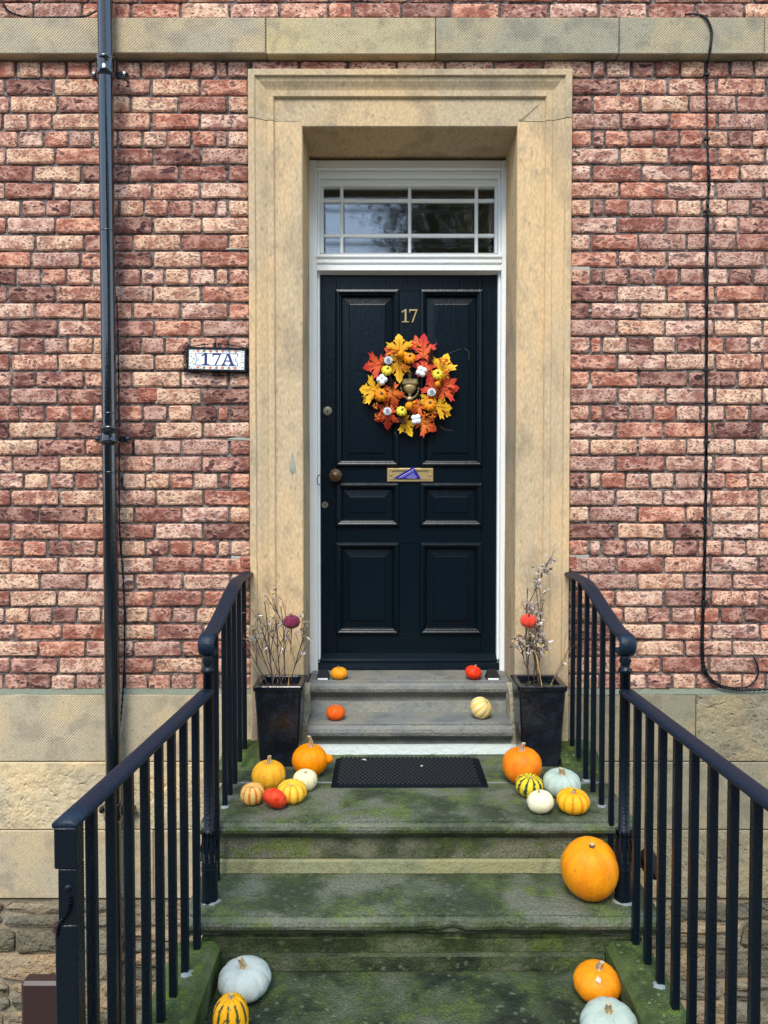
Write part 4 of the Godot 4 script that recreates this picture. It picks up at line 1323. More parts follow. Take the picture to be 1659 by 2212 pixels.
func build_twigs(s: int, b: Vector3) -> void:
	var t := thing("dead_shrub", ["bare leafless twigs standing in the planter with the burgundy pumpkin", "withered shrub with curled pale leaves in the planter with the red pumpkin"][s], "plant", b, "dead plants in the planters")
	var g := RandomNumberGenerator.new()
	g.seed = [43, 52][s]
	var wood := begin(true)
	var pale := begin(true)
	var lf := begin()
	var leaf := func(at: Vector3, dir: Vector3, size: float) -> void:
		var side := dir.cross(Vector3(g.randf_range(-1, 1), g.randf_range(-1, 1), g.randf_range(-1, 1))).normalized()
		var up := side.cross(dir).normalized()
		var pick := g.randf()
		var col := Color(0.48, 0.40, 0.32).lerp(Color(0.26, 0.17, 0.12), g.randf() * 0.6) if pick < 0.75 else (Color(0.62, 0.45, 0.20) if pick < 0.9 else Color(0.70, 0.66, 0.60))
		lf.set_color(col)
		var a := at
		var m1 := at + dir * size * 0.5 + side * size * 0.26 + up * size * 0.10
		var m2 := at + dir * size * 0.5 - side * size * 0.26 + up * size * 0.10
		var mid := at + dir * size * 0.5 - up * size * 0.05
		var e := at + dir * size + up * size * g.randf_range(0.0, 0.3)
		tri(lf, a, m1, mid); tri(lf, m1, e, mid); tri(lf, a, mid, m2); tri(lf, mid, e, m2)
	var grow := func(self_: Callable, at: Vector3, dir: Vector3, length: float, r: float, depth: int, st: SurfaceTool, leafy: float) -> void:
		var pts := [at]
		var n := 5
		var d := dir
		for k in n:
			d = (d + Vector3(g.randf_range(-1, 1), g.randf_range(-0.3, 0.8), g.randf_range(-1, 1)) * 0.12).normalized()
			pts.append((pts[-1] as Vector3) + d * length / n)
		tube(st, pts, r, r * 0.55, 5, false)
		if leafy > 0.0 and depth < 2:
			for k in range(2, pts.size()):
				if g.randf() < leafy:
					leaf.call(pts[k], Vector3(g.randf_range(-1, 1), g.randf_range(-0.7, 0.9), g.randf_range(-0.4, 1)).normalized(), g.randf_range(0.020, 0.036))
		if depth <= 0:
			return
		var kids := g.randi_range(3, 5) if depth > 1 else g.randi_range(1, 3)
		for k in kids:
			var f := g.randf_range(0.30, 0.98)
			var i := clampi(int(f * n), 1, n)
			var nd := (d + Vector3(g.randf_range(-1, 1) * (0.75 if s == 0 else 0.5), g.randf_range(-0.1, 0.5), g.randf_range(-1, 1) * 0.5)).normalized()
			self_.call(self_, pts[i], nd, length * g.randf_range(0.32, 0.55), r * 0.55, depth - 1, st, leafy)
	if s == 0:
		for q in [[-0.035, 0.02, -0.10, 0.50, 0.0055], [0.0, 0.0, 0.04, 0.40, 0.005], [0.03, 0.02, -0.06, 0.46, 0.0055], [0.035, -0.01, 0.16, 0.34, 0.0045], [-0.04, 0.03, -0.42, 0.40, 0.0045], [-0.03, -0.02, -0.28, 0.36, 0.004]]:
			grow.call(grow, b + Vector3(q[0], -0.01, q[1]), Vector3(q[2], 1, g.randf_range(-0.1, 0.12)).normalized(), q[3] * 0.86, q[4] * 0.82, 3, wood, 0.10)
		for q in [[-0.05, 0.04, -0.5, 0.17], [-0.03, 0.05, 0.35, 0.14], [-0.035, 0.05, 0.15, 0.16], [-0.01, 0.05, 0.5, 0.13]]:
			grow.call(grow, b + Vector3(q[0], -0.01, q[1]), Vector3(q[2], 1, 0.1).normalized(), q[3], 0.0026, 1, pale, 0.0)
	else:
		for q in [[-0.035, 0.0, -0.06, 0.52, 0.007], [-0.02, 0.01, -0.03, 0.46, 0.005], [0.005, 0.02, -0.16, 0.34, 0.0055], [0.01, -0.01, -0.05, 0.26, 0.004]]:
			grow.call(grow, b + Vector3(q[0], -0.01, q[1]), Vector3(q[2], 1, g.randf_range(-0.08, 0.08)).normalized(), q[3] * 0.90, q[4] * 0.85, 3, wood, 0.45)
		for q in [[0.04, 0.02, 0.30, 0.22], [0.05, 0.0, 0.42, 0.18]]:
			grow.call(grow, b + Vector3(q[0], -0.01, q[1]), Vector3(q[2], 1, 0.1).normalized(), q[3], 0.0028, 1, pale, 0.05)
		var w := thing("seedling", "small green seedlings sprouting in the planter with the red pumpkin", "plant", b)
		var gs := begin()
		for k in 46:
			var o := Vector3(-0.05 + g.randf_range(-0.025, 0.035), 0, 0.05) if k % 2 == 0 else Vector3(0.045 + g.randf_range(-0.02, 0.02), 0, 0.03)
			var p := b + o + Vector3(g.randf_range(-0.012, 0.012), g.randf_range(0.0, 0.045), g.randf_range(-0.01, 0.01))
			var d := Vector3(g.randf_range(-1, 1), 0.5, g.randf_range(-0.3, 1)).normalized()
			var sd := d.cross(Vector3.UP).normalized() * 0.0045
			tri(gs, p, p + d * 0.006 + sd, p + d * 0.012); tri(gs, p, p + d * 0.012, p + d * 0.006 - sd)
		part("leaves", done(gs), M.green, w)
	part("twigs", done(wood), M.twig, t)
	part("pale_twigs", done(pale), M.twig_pale, t)
	part("dry_leaves", done(lf), M.dry_leaf, t)
	# velvet pumpkin on a cane
	var px: Array = [[630, 1343, 37.5, 621, 1488], [1141.5, 1341, 37, 1173, 1486]][s]
	var zc := b.z + 0.075
	var c := V(px[0], px[1], zc)
	var foot := V(px[3], px[4], b.z + 0.05)
	foot.y = b.y - 0.01
	var k := thing("velvet_pumpkin", ["burgundy velvet pumpkin on a cane in the planter", "scarlet velvet pumpkin on a cane in the planter"][s], "decoration", foot, "velvet pumpkins on canes")
	var R: float = px[2] / 2.0 * (EYE.z - zc) / F
	var cols: Array = [[Color(0.13, 0.006, 0.030), Color(0.20, 0.015, 0.05)], [Color(0.62, 0.030, 0.010), Color(0.75, 0.06, 0.02)]][s]
	part("body", pumpkin_mesh(c, R, R * 1.55, 8, 0.16, 0.28, Basis(Vector3(1, 0, 0), 0.25), func(_th: float, _ph: float, _rib: float, n: float) -> Color:
		return (cols[0] as Color).lerp(cols[1], clampf(0.5 + n, 0, 1)), 31 + s), M.velvet, k)
	var st := begin(true)
	tube(st, [c + Vector3(0, -R * 0.6, 0), c.lerp(foot, 0.5) + Vector3(0.004, 0, 0), foot], 0.0036, 0.0042, 6)
	part("cane", done(st), M.cane, k)
	st = begin(true)
	st.set_color(Color(0.05, 0.02, 0.02) if s == 1 else Color(0.22, 0.06, 0.10))
	tube(st, [c + Vector3(0, R * 0.55, 0.008), c + Vector3(0.0, R * 0.8, 0.012), c + Vector3(0.002, R * 1.0, 0.012)], 0.004, 0.003, 6)
	part("stem", done(st), M.stem, k)

# ------------------------------------------------------------------ pumpkins
func pumpkin_mesh(c: Vector3, R: float, H: float, ribs: int, depth: float, dimple: float, turn: Basis, paint: Callable, seed_: int, square := 1.0) -> ArrayMesh:
	var nt := 88
	var np := 34
	var vs := PackedVector3Array()
	var cs := PackedColorArray()
	var ix := PackedInt32Array()
	for i in np + 1:
		var ph := PI * i / np
		for j in nt:
			var th := TAU * j / nt
			var rib := absf(sin(th * ribs * 0.5)) if ribs > 0 else 1.0
			var crease := pow(1.0 - rib, 2.0)
			var sp := pow(maxf(sin(ph), 0.0), square)
			var wob := 1.0 + 0.055 * ns.get_noise_3d(cos(th) * 60.0 + seed_ * 31.0, ph * 40.0, sin(th) * 60.0)
			var r := R * sp * (1.0 - depth * crease * sin(ph)) * wob
			var q := r / R
			var y := H * 0.5 * cos(ph)
			if ph < PI / 2:
				y -= H * dimple * exp(-q * q / 0.10)
			else:
				y += H * dimple * 0.55 * exp(-q * q / 0.10)
			vs.append(c + turn * Vector3(cos(th) * r, y, sin(th) * r))
			var n := ns.get_noise_3d(cos(th) * 160.0 + seed_ * 77.0, ph * 90.0, sin(th) * 160.0)
			cs.append(paint.call(th, ph, rib, n))
	for i in np:
		for j in nt:
			var j2 := (j + 1) % nt
			var a := i * nt + j
			var b := i * nt + j2
			var d := (i + 1) * nt + j
			var e := (i + 1) * nt + j2
			ix.append_array([a, b, e, a, e, d])
	var arr := []
	arr.resize(Mesh.ARRAY_MAX)
	arr[Mesh.ARRAY_VERTEX] = vs
	arr[Mesh.ARRAY_COLOR] = cs
	arr[Mesh.ARRAY_INDEX] = ix
	var am := ArrayMesh.new()
	am.add_surface_from_arrays(Mesh.PRIMITIVE_TRIANGLES, arr)
	var st := SurfaceTool.new()
	st.create_from(am, 0)
	st.generate_normals()
	return st.commit()

func stem_mesh(at: Vector3, up: Vector3, length: float, r: float, bend: Vector3, seed_: int, dark := false) -> ArrayMesh:
	var st := begin()
	var g := RandomNumberGenerator.new()
	g.seed = seed_
	var n := 10
	var rings := []
	var m := 6
	var side := up.cross(Vector3(0, 0, 1)).normalized()
	if side.length() < 0.1:
		side = Vector3(1, 0, 0)
	var fwd := side.cross(up).normalized()
	for i in m + 1:
		var t := float(i) / m
		var c := at + up * length * t + bend * t * t * length
		var rr := r * (1.0 + 0.9 * pow(1.0 - t, 4.0)) * (1.0 if i < m else 0.9)
		var ring := []
		for k in n:
			var a := TAU * k / n + t * 0.5
			ring.append(c + (side * cos(a) + fwd * sin(a)) * rr * (1.0 if k % 2 == 0 else 0.72))
		rings.append(ring)
	for i in m:
		for k in n:
			var base := Color(0.42, 0.28, 0.13).lerp(Color(0.62, 0.48, 0.28), g.randf())
			if dark:
				base = Color(0.10, 0.07, 0.05).lerp(Color(0.25, 0.2, 0.1), g.randf())
			st.set_color(base if k % 2 == 0 else base.darkened(0.35))
			quad(st, rings[i][k], rings[i][(k + 1) % n], rings[i + 1][(k + 1) % n], rings[i + 1][k])
	st.set_color(Color(0.50, 0.40, 0.24))
	for k in range(1, n - 1):
		tri(st, rings[m][0], rings[m][k], rings[m][k + 1])
	return done(st)

func build_pumpkins() -> void:
	var flat := func(a: Color, b: Color, blotch: Color, k: float) -> Callable:
		return func(_th: float, _ph: float, _rib: float, n: float) -> Color:
			var c2 := a.lerp(b, clampf(0.5 + n * 1.6, 0, 1))
			var f := ns.get_noise_3d(cos(_th) * 380.0 + a.r * 900.0, _ph * 260.0, sin(_th) * 380.0)
			return c2.lerp(blotch, k * smoothstep(0.30, 0.55, f)).lerp(Color(0.22, 0.14, 0.06), 0.5 * smoothstep(0.56, 0.66, f))
	var orange := Color(0.82, 0.21, 0.003)
	var orange2 := Color(0.88, 0.27, 0.004)
	var rust := Color(0.55, 0.12, 0.008)
	var striped := func(light: Color, dark: Color, ribs: int, width: float, ragged: float, from: float) -> Callable:
		return func(th: float, ph: float, rib: float, n: float) -> Color:
			# dark dye lies along the valleys, ragged at its edges, with flecks of it on the ridges
			var f := ns.get_noise_3d(cos(th) * 420.0, ph * 300.0, sin(th) * 420.0 + ribs * 13.0)
			var k := 1.0 if rib < width + f * ragged else 0.0
			if f > 0.42 and ragged > 0.25:
				k = 1.0
			if ph < from:
				k *= 0.3
			return light.lerp(light.darkened(0.15), clampf(0.5 + n, 0, 1)).lerp(dark, k)
	var L := 0.0
	# [x0, y0, x1, y1, surface height, label, ribs, crease, dimple, paint, stem length, stem radius factor, tilt x, tilt z, square]
	var list := [
		[630, 1604, 708, 1677, L, "smooth orange pumpkin with a side wart between the planter and the mat", 14, 0.02, 0.05, flat.call(orange, orange2, rust, 0.2), 0.36, 0.10, 0.10, 0.12, 0.92],
		[544, 1639, 617, 1706, L, "golden yellow ribbed pumpkin in front of the planter with the burgundy decoration", 11, 0.05, 0.08, flat.call(Color(0.82, 0.36, 0.02), Color(0.86, 0.44, 0.03), Color(0.55, 0.20, 0.02), 0.6), 0.28, 0.10, 0.06, 0.02, 0.80],
		[632, 1660, 686, 1708, L, "cream white pumpkin beside the rubber mat leaning on the orange one", 10, 0.05, 0.10, flat.call(Color(0.72, 0.64, 0.36), Color(0.77, 0.70, 0.42), Color(0.55, 0.50, 0.26), 0.5), 0.10, 0.09, 0.12, 0.05, 0.80],
		[519, 1690, 572, 1738, L, "small squash with orange and cream stripes beside the railing", 10, 0.10, 0.16, striped.call(Color(0.86, 0.58, 0.18), Color(0.78, 0.21, 0.02), 10, 0.52, 0.40, 0.0), 0.04, 0.10, 0.14, -0.05, 0.72],
		[597, 1684, 663, 1735, L, "yellow squash with orange valleys behind the red one", 10, 0.11, 0.18, striped.call(Color(0.86, 0.52, 0.05), Color(0.80, 0.26, 0.015), 10, 0.36, 0.22, 0.0), 0.03, 0.10, 0.16, 0.05, 0.72],
		[566, 1705, 622, 1750, L, "shiny red squash at the front of its cluster on the landing", 12, 0.015, 0.02, flat.call(Color(0.66, 0.030, 0.012), Color(0.74, 0.075, 0.02), Color(0.80, 0.22, 0.12), 0.35), 0.0, 0.1, -0.5, 0.5, 0.95],
		[1084, 1610, 1171, 1693, L, "large smooth orange pumpkin beside the planter with the red decoration", 14, 0.02, 0.06, flat.call(Color(0.76, 0.17, 0.008), Color(0.84, 0.24, 0.010), rust, 0.25), 0.24, 0.10, 0.10, -0.05, 0.88],
		[1113, 1671, 1174, 1722, L, "yellow and dark green striped squash beside the mat", 10, 0.09, 0.12, striped.call(Color(0.78, 0.56, 0.03), Color(0.025, 0.055, 0.030), 10, 0.50, 0.45, 0.0), 0.10, 0.06, 0.15, 0.1, 0.75],
		[1172, 1661, 1255, 1722, L, "pale blue-green pumpkin on the landing beside the planter", 12, 0.07, 0.12, flat.call(Color(0.38, 0.46, 0.38), Color(0.45, 0.52, 0.43), Color(0.22, 0.34, 0.30), 0.6), 0.22, 0.13, 0.12, 0.03, 0.68],
		[1138, 1706, 1197, 1757, L, "smooth white pumpkin in front of the green striped squash", 8, 0.02, 0.04, flat.call(Color(0.74, 0.68, 0.42), Color(0.79, 0.73, 0.48), Color(0.62, 0.58, 0.36), 0.4), 0.14, 0.06, 0.05, -0.2, 0.85],
		[1201, 1702, 1274, 1757, L, "speckled orange squash beside the baluster feet on the landing", 10, 0.09, 0.14, striped.call(Color(0.86, 0.44, 0.02), Color(0.78, 0.20, 0.01), 10, 0.26, 0.25, 0.0), 0.22, 0.08, 0.10, 0.0, 0.70],
		[1211, 1804, 1336, 1946, -0.2085, "tall orange pumpkin, the largest, on the step below the landing", 16, 0.015, 0.04, flat.call(Color(0.82, 0.25, 0.008), Color(0.88, 0.31, 0.010), Color(0.70, 0.18, 0.008), 0.4), 0.08, 0.08, 0.30, 0.0, 0.88],
		[470, 2064, 586, 2165, -0.402, "large blue-grey pumpkin on the lowest tread behind the long striped squash", 11, 0.035, 0.08, flat.call(Color(0.42, 0.46, 0.41), Color(0.48, 0.51, 0.45), Color(0.27, 0.36, 0.35), 0.6), 0.24, 0.09, 0.10, -0.03, 0.80],
		[458, 2140, 539, 2262, -0.402, "long upright squash striped yellow and dark green on the lowest tread", 10, 0.09, 0.03, striped.call(Color(0.84, 0.40, 0.012), Color(0.03, 0.06, 0.035), 10, 0.45, 0.50, 0.55), 0.16, 0.11, 0.05, 0.02, 0.75],
		[1238, 2072, 1341, 2171, -0.402, "orange pumpkin with a pale scar on the lowest tread", 14, 0.015, 0.04, flat.call(Color(0.80, 0.24, 0.008), Color(0.86, 0.29, 0.010), Color(0.66, 0.17, 0.008), 0.3), 0.22, 0.10, 0.14, 0.05, 0.88],
		[1252, 2156, 1378, 2270, -0.402, "pale green-grey pumpkin in front of the scarred orange one", 11, 0.03, 0.07, flat.call(Color(0.38, 0.45, 0.37), Color(0.44, 0.50, 0.41), Color(0.25, 0.36, 0.32), 0.6), 0.22, 0.09, 0.14, -0.05, 0.80],
		[714, 1440, 751, 1467, 0.304, "tiny orange ribbed pumpkin on the threshold", 10, 0.06, 0.12, flat.call(Color(0.82, 0.30, 0.012), Color(0.86, 0.36, 0.015), rust, 0.6), 0.22, 0.07, 0.06, 0.0, 0.75],
		[1004, 1437, 1041, 1468, 0.304, "tiny red squash on the threshold", 10, 0.015, 0.03, flat.call(Color(0.72, 0.030, 0.010), Color(0.78, 0.06, 0.015), Color(0.80, 0.20, 0.10), 0.3), 0.15, 0.09, 0.0, 0.28, 0.92],
		[704, 1522, 746, 1555, 0.15, "small red-orange squash on the step below the threshold", 12, 0.02, 0.06, flat.call(Color(0.74, 0.09, 0.010), Color(0.80, 0.13, 0.012), Color(0.80, 0.24, 0.08), 0.3), 0.05, 0.12, 0.06, 0.0, 0.72],
		[1015, 1508, 1063, 1553, 0.15, "pale yellow striped squash tipped on its side on a step", 10, 0.05, 0.06, striped.call(Color(0.84, 0.66, 0.30), Color(0.80, 0.50, 0.07), 10, 0.40, 0.10, 0.0), 0.06, 0.06, 0.3, 0.75, 0.85],
	]
	for k in list.size():
		var q: Array = list[k]
		var cx: float = (q[0] + q[2]) / 2.0
		var cy: float = (q[1] + q[3]) / 2.0
		var R := 0.05
		var H := 0.08
		var c := Vector3.ZERO
		for it in 6:
			c = G(cx, cy, q[4] + H * 0.5)
			var d := (c - EYE).length()
			R = (q[2] - q[0]) * 0.5 / F * (EYE.z - c.z)
			var al := asin(clampf((EYE.y - c.y) / d, 0, 1))
			var full: float = (q[3] - q[1]) / F * (EYE.z - c.z) * cos(al)
			var hh := full * full - pow(2.0 * R * sin(al), 2.0)
			H = clampf(sqrt(maxf(hh, 0.0)) / cos(al), R * 1.05, R * 2.9)
		var turn := Basis(Vector3(0, 0, 1), -float(q[13])) * Basis(Vector3(1, 0, 0), float(q[12])) * Basis(Vector3(0, 1, 0), k * 0.7)
		var p := thing("pumpkin" if "pumpkin" in q[5] else "squash", q[5], "pumpkin" if "pumpkin" in q[5] else "squash", Vector3(c.x, q[4], c.z), "pumpkins and squashes on the steps")
		# let it rest: lift so that the lowest point touches the tread
		var mesh := pumpkin_mesh(c, R, H, q[6], q[7] * 1.45, q[8], turn, q[9], k, q[14])
		var low := mesh.get_aabb().position.y
		var lift: float = q[4] - low - 0.001
		var body := part("body", mesh, M.pumpkin, p)
		body.position.y += lift
		if q[10] > 0.0:
			var up: Vector3 = turn * Vector3.UP
			var top: Vector3 = c + up * (H * (0.5 - q[8]) - 0.004)
			var bend: Vector3 = [Vector3(-0.25, 0, 0.2), Vector3(0.1, 0, 0.1), Vector3(0.2, 0, 0.25), Vector3(-0.1, 0, 0.2)][k % 4]
			var s: MeshInstance3D = part("stem", stem_mesh(top, up, maxf(R * 2.0 * q[10], 0.008), R * q[11] * 1.25, bend, k, q[10] < 0.09), M.stem, p)
			s.position.y += lift
		if k == 0:
			var wst := pumpkin_mesh(c + Vector3(R * 1.08, 0.004, 0.0), R * 0.24, R * 0.5, 0, 0.0, 0.0, Basis(), flat.call(orange, orange2, rust, 0.0), 77)
			part("wart", wst, M.pumpkin, p, "small round wart on the pumpkin's side").position.y += lift
		if k == 14:
			var d2 := (EYE - c).normalized()
			var sc := begin()
			sc.set_color(Color(0.72, 0.52, 0.42))
			var base := c + (turn * Vector3(0, 0, 0))
			var side := d2.cross(Vector3.UP).normalized()
			var up2 := side.cross(d2).normalized()
			var hit := base + d2 * R * 0.985 + up2 * R * 0.10 + side * R * -0.06
			var ring := []
			for j in 9:
				var a := TAU * j / 9
				var rr: float = R * [0.16, 0.10, 0.17, 0.08, 0.15, 0.12, 0.18, 0.09, 0.13][j]
				ring.append(hit + side * cos(a) * rr * 0.8 + up2 * sin(a) * rr - d2 * rr * rr / R * 0.6)
			for j in 9:
				tri(sc, hit + d2 * 0.0015, ring[j], ring[(j + 1) % 9])
			part("scar", done(sc), M.stem, p, "pale corky scar").position.y += lift

# ------------------------------------------------------------------ mat
func build_mat() -> void:
	var a := G(731, 1634, 0.012)
	var b := G(1032, 1634, 0.012)
	var c := G(709, 1702, 0.0)
	var d := G(1059, 1702, 0.0)
	var x0 := (a.x + c.x) / 2
	var x1 := (b.x + d.x) / 2
	var z0 := a.z
	var z1 := c.z
	var m := thing("doormat", "black rubber doormat with a woven raised pattern on the landing", "doormat", Vector3((x0 + x1) / 2, 0, (z0 + z1) / 2))
	var st := begin()
	var e := 0.022
	var base := [Vector3(x0, 0.0005, z0), Vector3(x1, 0.0005, z0), Vector3(x1, 0.0005, z1), Vector3(x0, 0.0005, z1)]
	var top := [Vector3(x0 + e, 0.009, z0 + e * 0.4), Vector3(x1 - e, 0.009, z0 + e * 0.4), Vector3(x1 - e, 0.009, z1 - e * 0.6), Vector3(x0 + e, 0.009, z1 - e * 0.6)]
	for k in 4:
		quad(st, base[k], base[(k + 1) % 4], top[(k + 1) % 4], top[k])
	quad(st, top[0], top[1], top[2], top[3])
	part("base", done(st), M.rubber, m)
	st = begin()
	var nx := 30
	var nz := 16
	for j in nz:
		for i in nx:
			var x: float = lerpf(x0 + e + 0.008, x1 - e - 0.008, (i + (0.5 if j % 2 == 1 else 0.0)) / nx)
			var z: float = lerpf(z0 + e * 0.4 + 0.008, z1 - e * 0.6 - 0.008, float(j) / (nz - 1))
			var w := 0.0078
			var l := 0.0052
			var h := 0.008
			var p := Vector3(x, 0.009, z)
			quad(st, p + Vector3(-w, 0, l), p + Vector3(-w * 0.8, h, 0), p + Vector3(w * 0.8, h, 0), p + Vector3(w, 0, l))
			quad(st, p + Vector3(w, 0, -l), p + Vector3(w * 0.8, h, 0), p + Vector3(-w * 0.8, h, 0), p + Vector3(-w, 0, -l))
	var r := part("ridges", done(st), M.rubber_shiny, m)
	r.set_meta("kind", "stuff")

# ------------------------------------------------------------------ wreath
func maple(lobed: float) -> PackedVector2Array:
	var half := [Vector2(0.0, 0.0), Vector2(0.06, 0.06), Vector2(0.30, -0.10), Vector2(0.27, 0.02), Vector2(0.44, 0.06), Vector2(0.30, 0.15), Vector2(0.13, 0.25),
		Vector2(0.33, 0.28), Vector2(0.36, 0.36), Vector2(0.60, 0.46), Vector2(0.50, 0.53), Vector2(0.58, 0.68), Vector2(0.40, 0.62), Vector2(0.30, 0.68), Vector2(0.12, 0.47), Vector2(0.17, 0.66), Vector2(0.27, 0.72), Vector2(0.17, 0.80), Vector2(0.16, 0.91)]
	var out := PackedVector2Array()
	for p: Vector2 in half:
		out.append(Vector2(p.x * lobed, p.y))
	out.append(Vector2(0, 1.08))
	for i in range(half.size() - 1, 0, -1):
		out.append(Vector2(-half[i].x * lobed, half[i].y))
	return out

func build_wreath() -> void:
	var zd := -0.385
	var u := 0.1953
	var W := func(zx: float, zy: float, dz: float) -> Vector3:
		return V(743.1 + zx * u, 639.4 + zy * u, zd + dz)
	var k := u * (EYE.z - zd) / F          # metres for one step of the sketch
	var c: Vector3 = W.call(730, 985, 0.0)
	var w := thing("wreath", "autumn wreath of maple leaves, mini pumpkins, cotton and pine cones on the door", "wreath", c + Vector3(0, -0.26, 0.02))
	var g := RandomNumberGenerator.new()
	g.seed = 12
	var st := begin(true)
	for i in 420:
		var a0 := g.randf() * TAU
		var rr := 335.0 * k * g.randf_range(0.82, 1.12)
		var span := g.randf_range(0.25, 0.7) * (1 if g.randf() < 0.8 else -1)
		var pts := []
		var out := g.randf_range(-0.01, 0.035) if i % 3 else g.randf_range(0.02, 0.06)
		var z := g.randf_range(0.012, 0.045)
		for j in 5:
			var t := j / 4.0
			var a := a0 + span * t
			var r := rr + out * t * t
			pts.append(c + Vector3(cos(a) * r, sin(a) * r, z + 0.006 * sin(t * PI)))
		tube(st, pts, 0.0022, 0.0010, 4, false)
	part("twig_ring", done(st), M.twig_dark, w)
	st = begin(true)
	for q in [[[1150, 640], [1220, 610], [1300, 578]], [[1330, 580], [1375, 610], [1385, 660], [1378, 710]], [[1060, 1440], [1120, 1478], [1200, 1488]], [[1010, 480], [1030, 520], [1040, 548]], [[560, 1500], [575, 1540], [600, 1560]]]:
		var pts := []
		for p in q:
			pts.append(W.call(p[0], p[1], 0.03))
		tube(st, curve(pts, 4), 0.0010, 0.0008, 4, false)
	part("stray_twigs", done(st), M.twig_pale, w)
	# leaves: base, tip, width, kind
	var Y := [Color(0.78, 0.36, 0.008), Color(0.84, 0.50, 0.012)]
	var O := [Color(0.78, 0.22, 0.012), Color(0.66, 0.045, 0.015)]
	var Rd := [Color(0.74, 0.12, 0.010), Color(0.55, 0.012, 0.02)]
	var shape := maple(1.0)
	var idx := Geometry2D.triangulate_polygon(shape)
	for q in [[620, 660, 605, 435, 1.1, Y, 0.05], [560, 640, 450, 575, 0.9, O, 0.045], [870, 700, 885, 432, 0.9, Rd, 0.052], [445, 745, 228, 790, 1.15, Rd, 0.05], [600, 660, 615, 940, 0.80, Y, 0.056],
			[885, 880, 890, 672, 1.15, Rd, 0.052], [930, 860, 1000, 830, 0.8, Rd, 0.050], [330, 700, 300, 655, 0.9, Rd, 0.040], [820, 560, 790, 440, 0.8, O, 0.042], [1080, 760, 1195, 745, 0.8, O, 0.046], [1100, 1010, 1240, 915, 0.8, Rd, 0.044], [300, 1090, 215, 1180, 0.8, Y, 0.044], [720, 590, 735, 500, 0.8, O, 0.040], [900, 1440, 925, 1520, 0.9, Rd, 0.046], [1110, 1290, 1180, 1320, 0.8, Y, 0.046], [1055, 885, 1145, 645, 0.95, Y, 0.054], [1040, 1090, 930, 895, 1.15, Rd, 0.056], [1050, 1050, 1265, 1010, 1.1, Rd, 0.05],
			[395, 1050, 185, 1030, 1.3, Y, 0.05], [515, 985, 575, 1230, 0.85, O, 0.055], [490, 1250, 480, 1468, 0.95, Rd, 0.054], [500, 1280, 385, 1210, 1.0, O, 0.052], [485, 1270, 590, 1225, 0.8, O, 0.05], [455, 1300, 345, 1370, 0.8, Rd, 0.047],
			[650, 1340, 745, 1540, 0.85, Y, 0.05], [860, 1190, 735, 1305, 1.1, O, 0.054], [975, 1215, 1185, 1235, 1.1, Y, 0.052], [835, 1370, 1010, 1480, 1.2, O, 0.052], [960, 1100, 845, 1185, 0.9, Y, 0.056], [1010, 1080, 1060, 1125, 1.0, O, 0.05], [780, 1430, 820, 1440, 1.0, Rd, 0.045]]:
		var b: Vector3 = W.call(q[0], q[1], q[6] + 0.008)
		var t: Vector3 = W.call(q[2], q[3], q[6] - g.randf_range(-0.006, 0.012))
		t += (t - b) * 0.02
		var dir := t - b
		var ln := dir.length()
		dir = dir.normalized()
		var side := dir.cross(Vector3(0, 0, 1)).normalized()
		var nrm := side.cross(dir).normalized()
		var cols: Array = q[5]
		var at := func(p: Vector2) -> Vector3:
			var cup := 0.55 * p.x * p.x - 0.16 * absf(p.x) + 0.07 * sin(p.y * 4.0 + float(q[0])) - 0.10 * p.y * p.y
			return b + dir * ln * p.y + side * ln * p.x * float(q[4]) + nrm * ln * cup
		var ls := begin()
		for i in idx:
			var vv: Vector2 = shape[i]
			var f := clampf(Vector2(vv.x, vv.y - 0.3).length() * 1.6 - 0.1, 0, 1)
			ls.set_color((cols[0] as Color).lerp(cols[1], f))
			ls.add_vertex(at.call(vv))
		var vein := begin(true)
		for e in [Vector2(0, 0.98), Vector2(0.46, 0.52), Vector2(-0.46, 0.52), Vector2(0.30, 0.04), Vector2(-0.30, 0.04)]:
			tube(vein, [at.call(Vector2(0, 0.05)) + nrm * 0.002, at.call(e * 0.55) + nrm * 0.002, at.call(e * 0.9) + nrm * 0.001], 0.0016, 0.0006, 4, false)
		var lo_ := part("leaf", done(ls), M.silk, w)
		part("vein", done(vein), M.vein, lo_)
	# mini pumpkins
	for q in [[728, 690, 70, 0], [405, 1095, 76, 0], [945, 1205, 74, 0], [475, 825, 62, 1], [1035, 868, 62, 1], [635, 1275, 60, 1]]:
		var at: Vector3 = W.call(q[0], q[1], 0.085)
		var base: Color = [Color(0.80, 0.28, 0.012), Color(0.84, 0.66, 0.06)][q[3]]
		var blush: Color = [Color(0.60, 0.13, 0.006), Color(0.66, 0.46, 0.03)][q[3]]
		var turn := Basis(Vector3(1, 0, 0), 1.2 + g.randf_range(-0.2, 0.2)) * Basis(Vector3(0, 0, 1), g.randf_range(-0.2, 0.2))
		var o := part("mini_pumpkin", pumpkin_mesh(at, q[2] * k, q[2] * k * 1.3, 9, 0.22, 0.16, turn, func(_t: float, _p: float, _rib: float, n: float) -> Color:
			return base.lerp(blush, clampf(0.15 + 0.5 * n, 0, 1)), int(q[0])), M.pumpkin, w)
		o.mesh = o.mesh
		var sp := part("stem", stem_mesh(at + turn * Vector3(0, q[2] * k * 0.42, 0), turn * Vector3.UP, q[2] * k * 0.45, q[2] * k * 0.13, Vector3(0.6, 0.3, 0), int(q[1]), true), M.stem, w)
		sp.name = sp.name
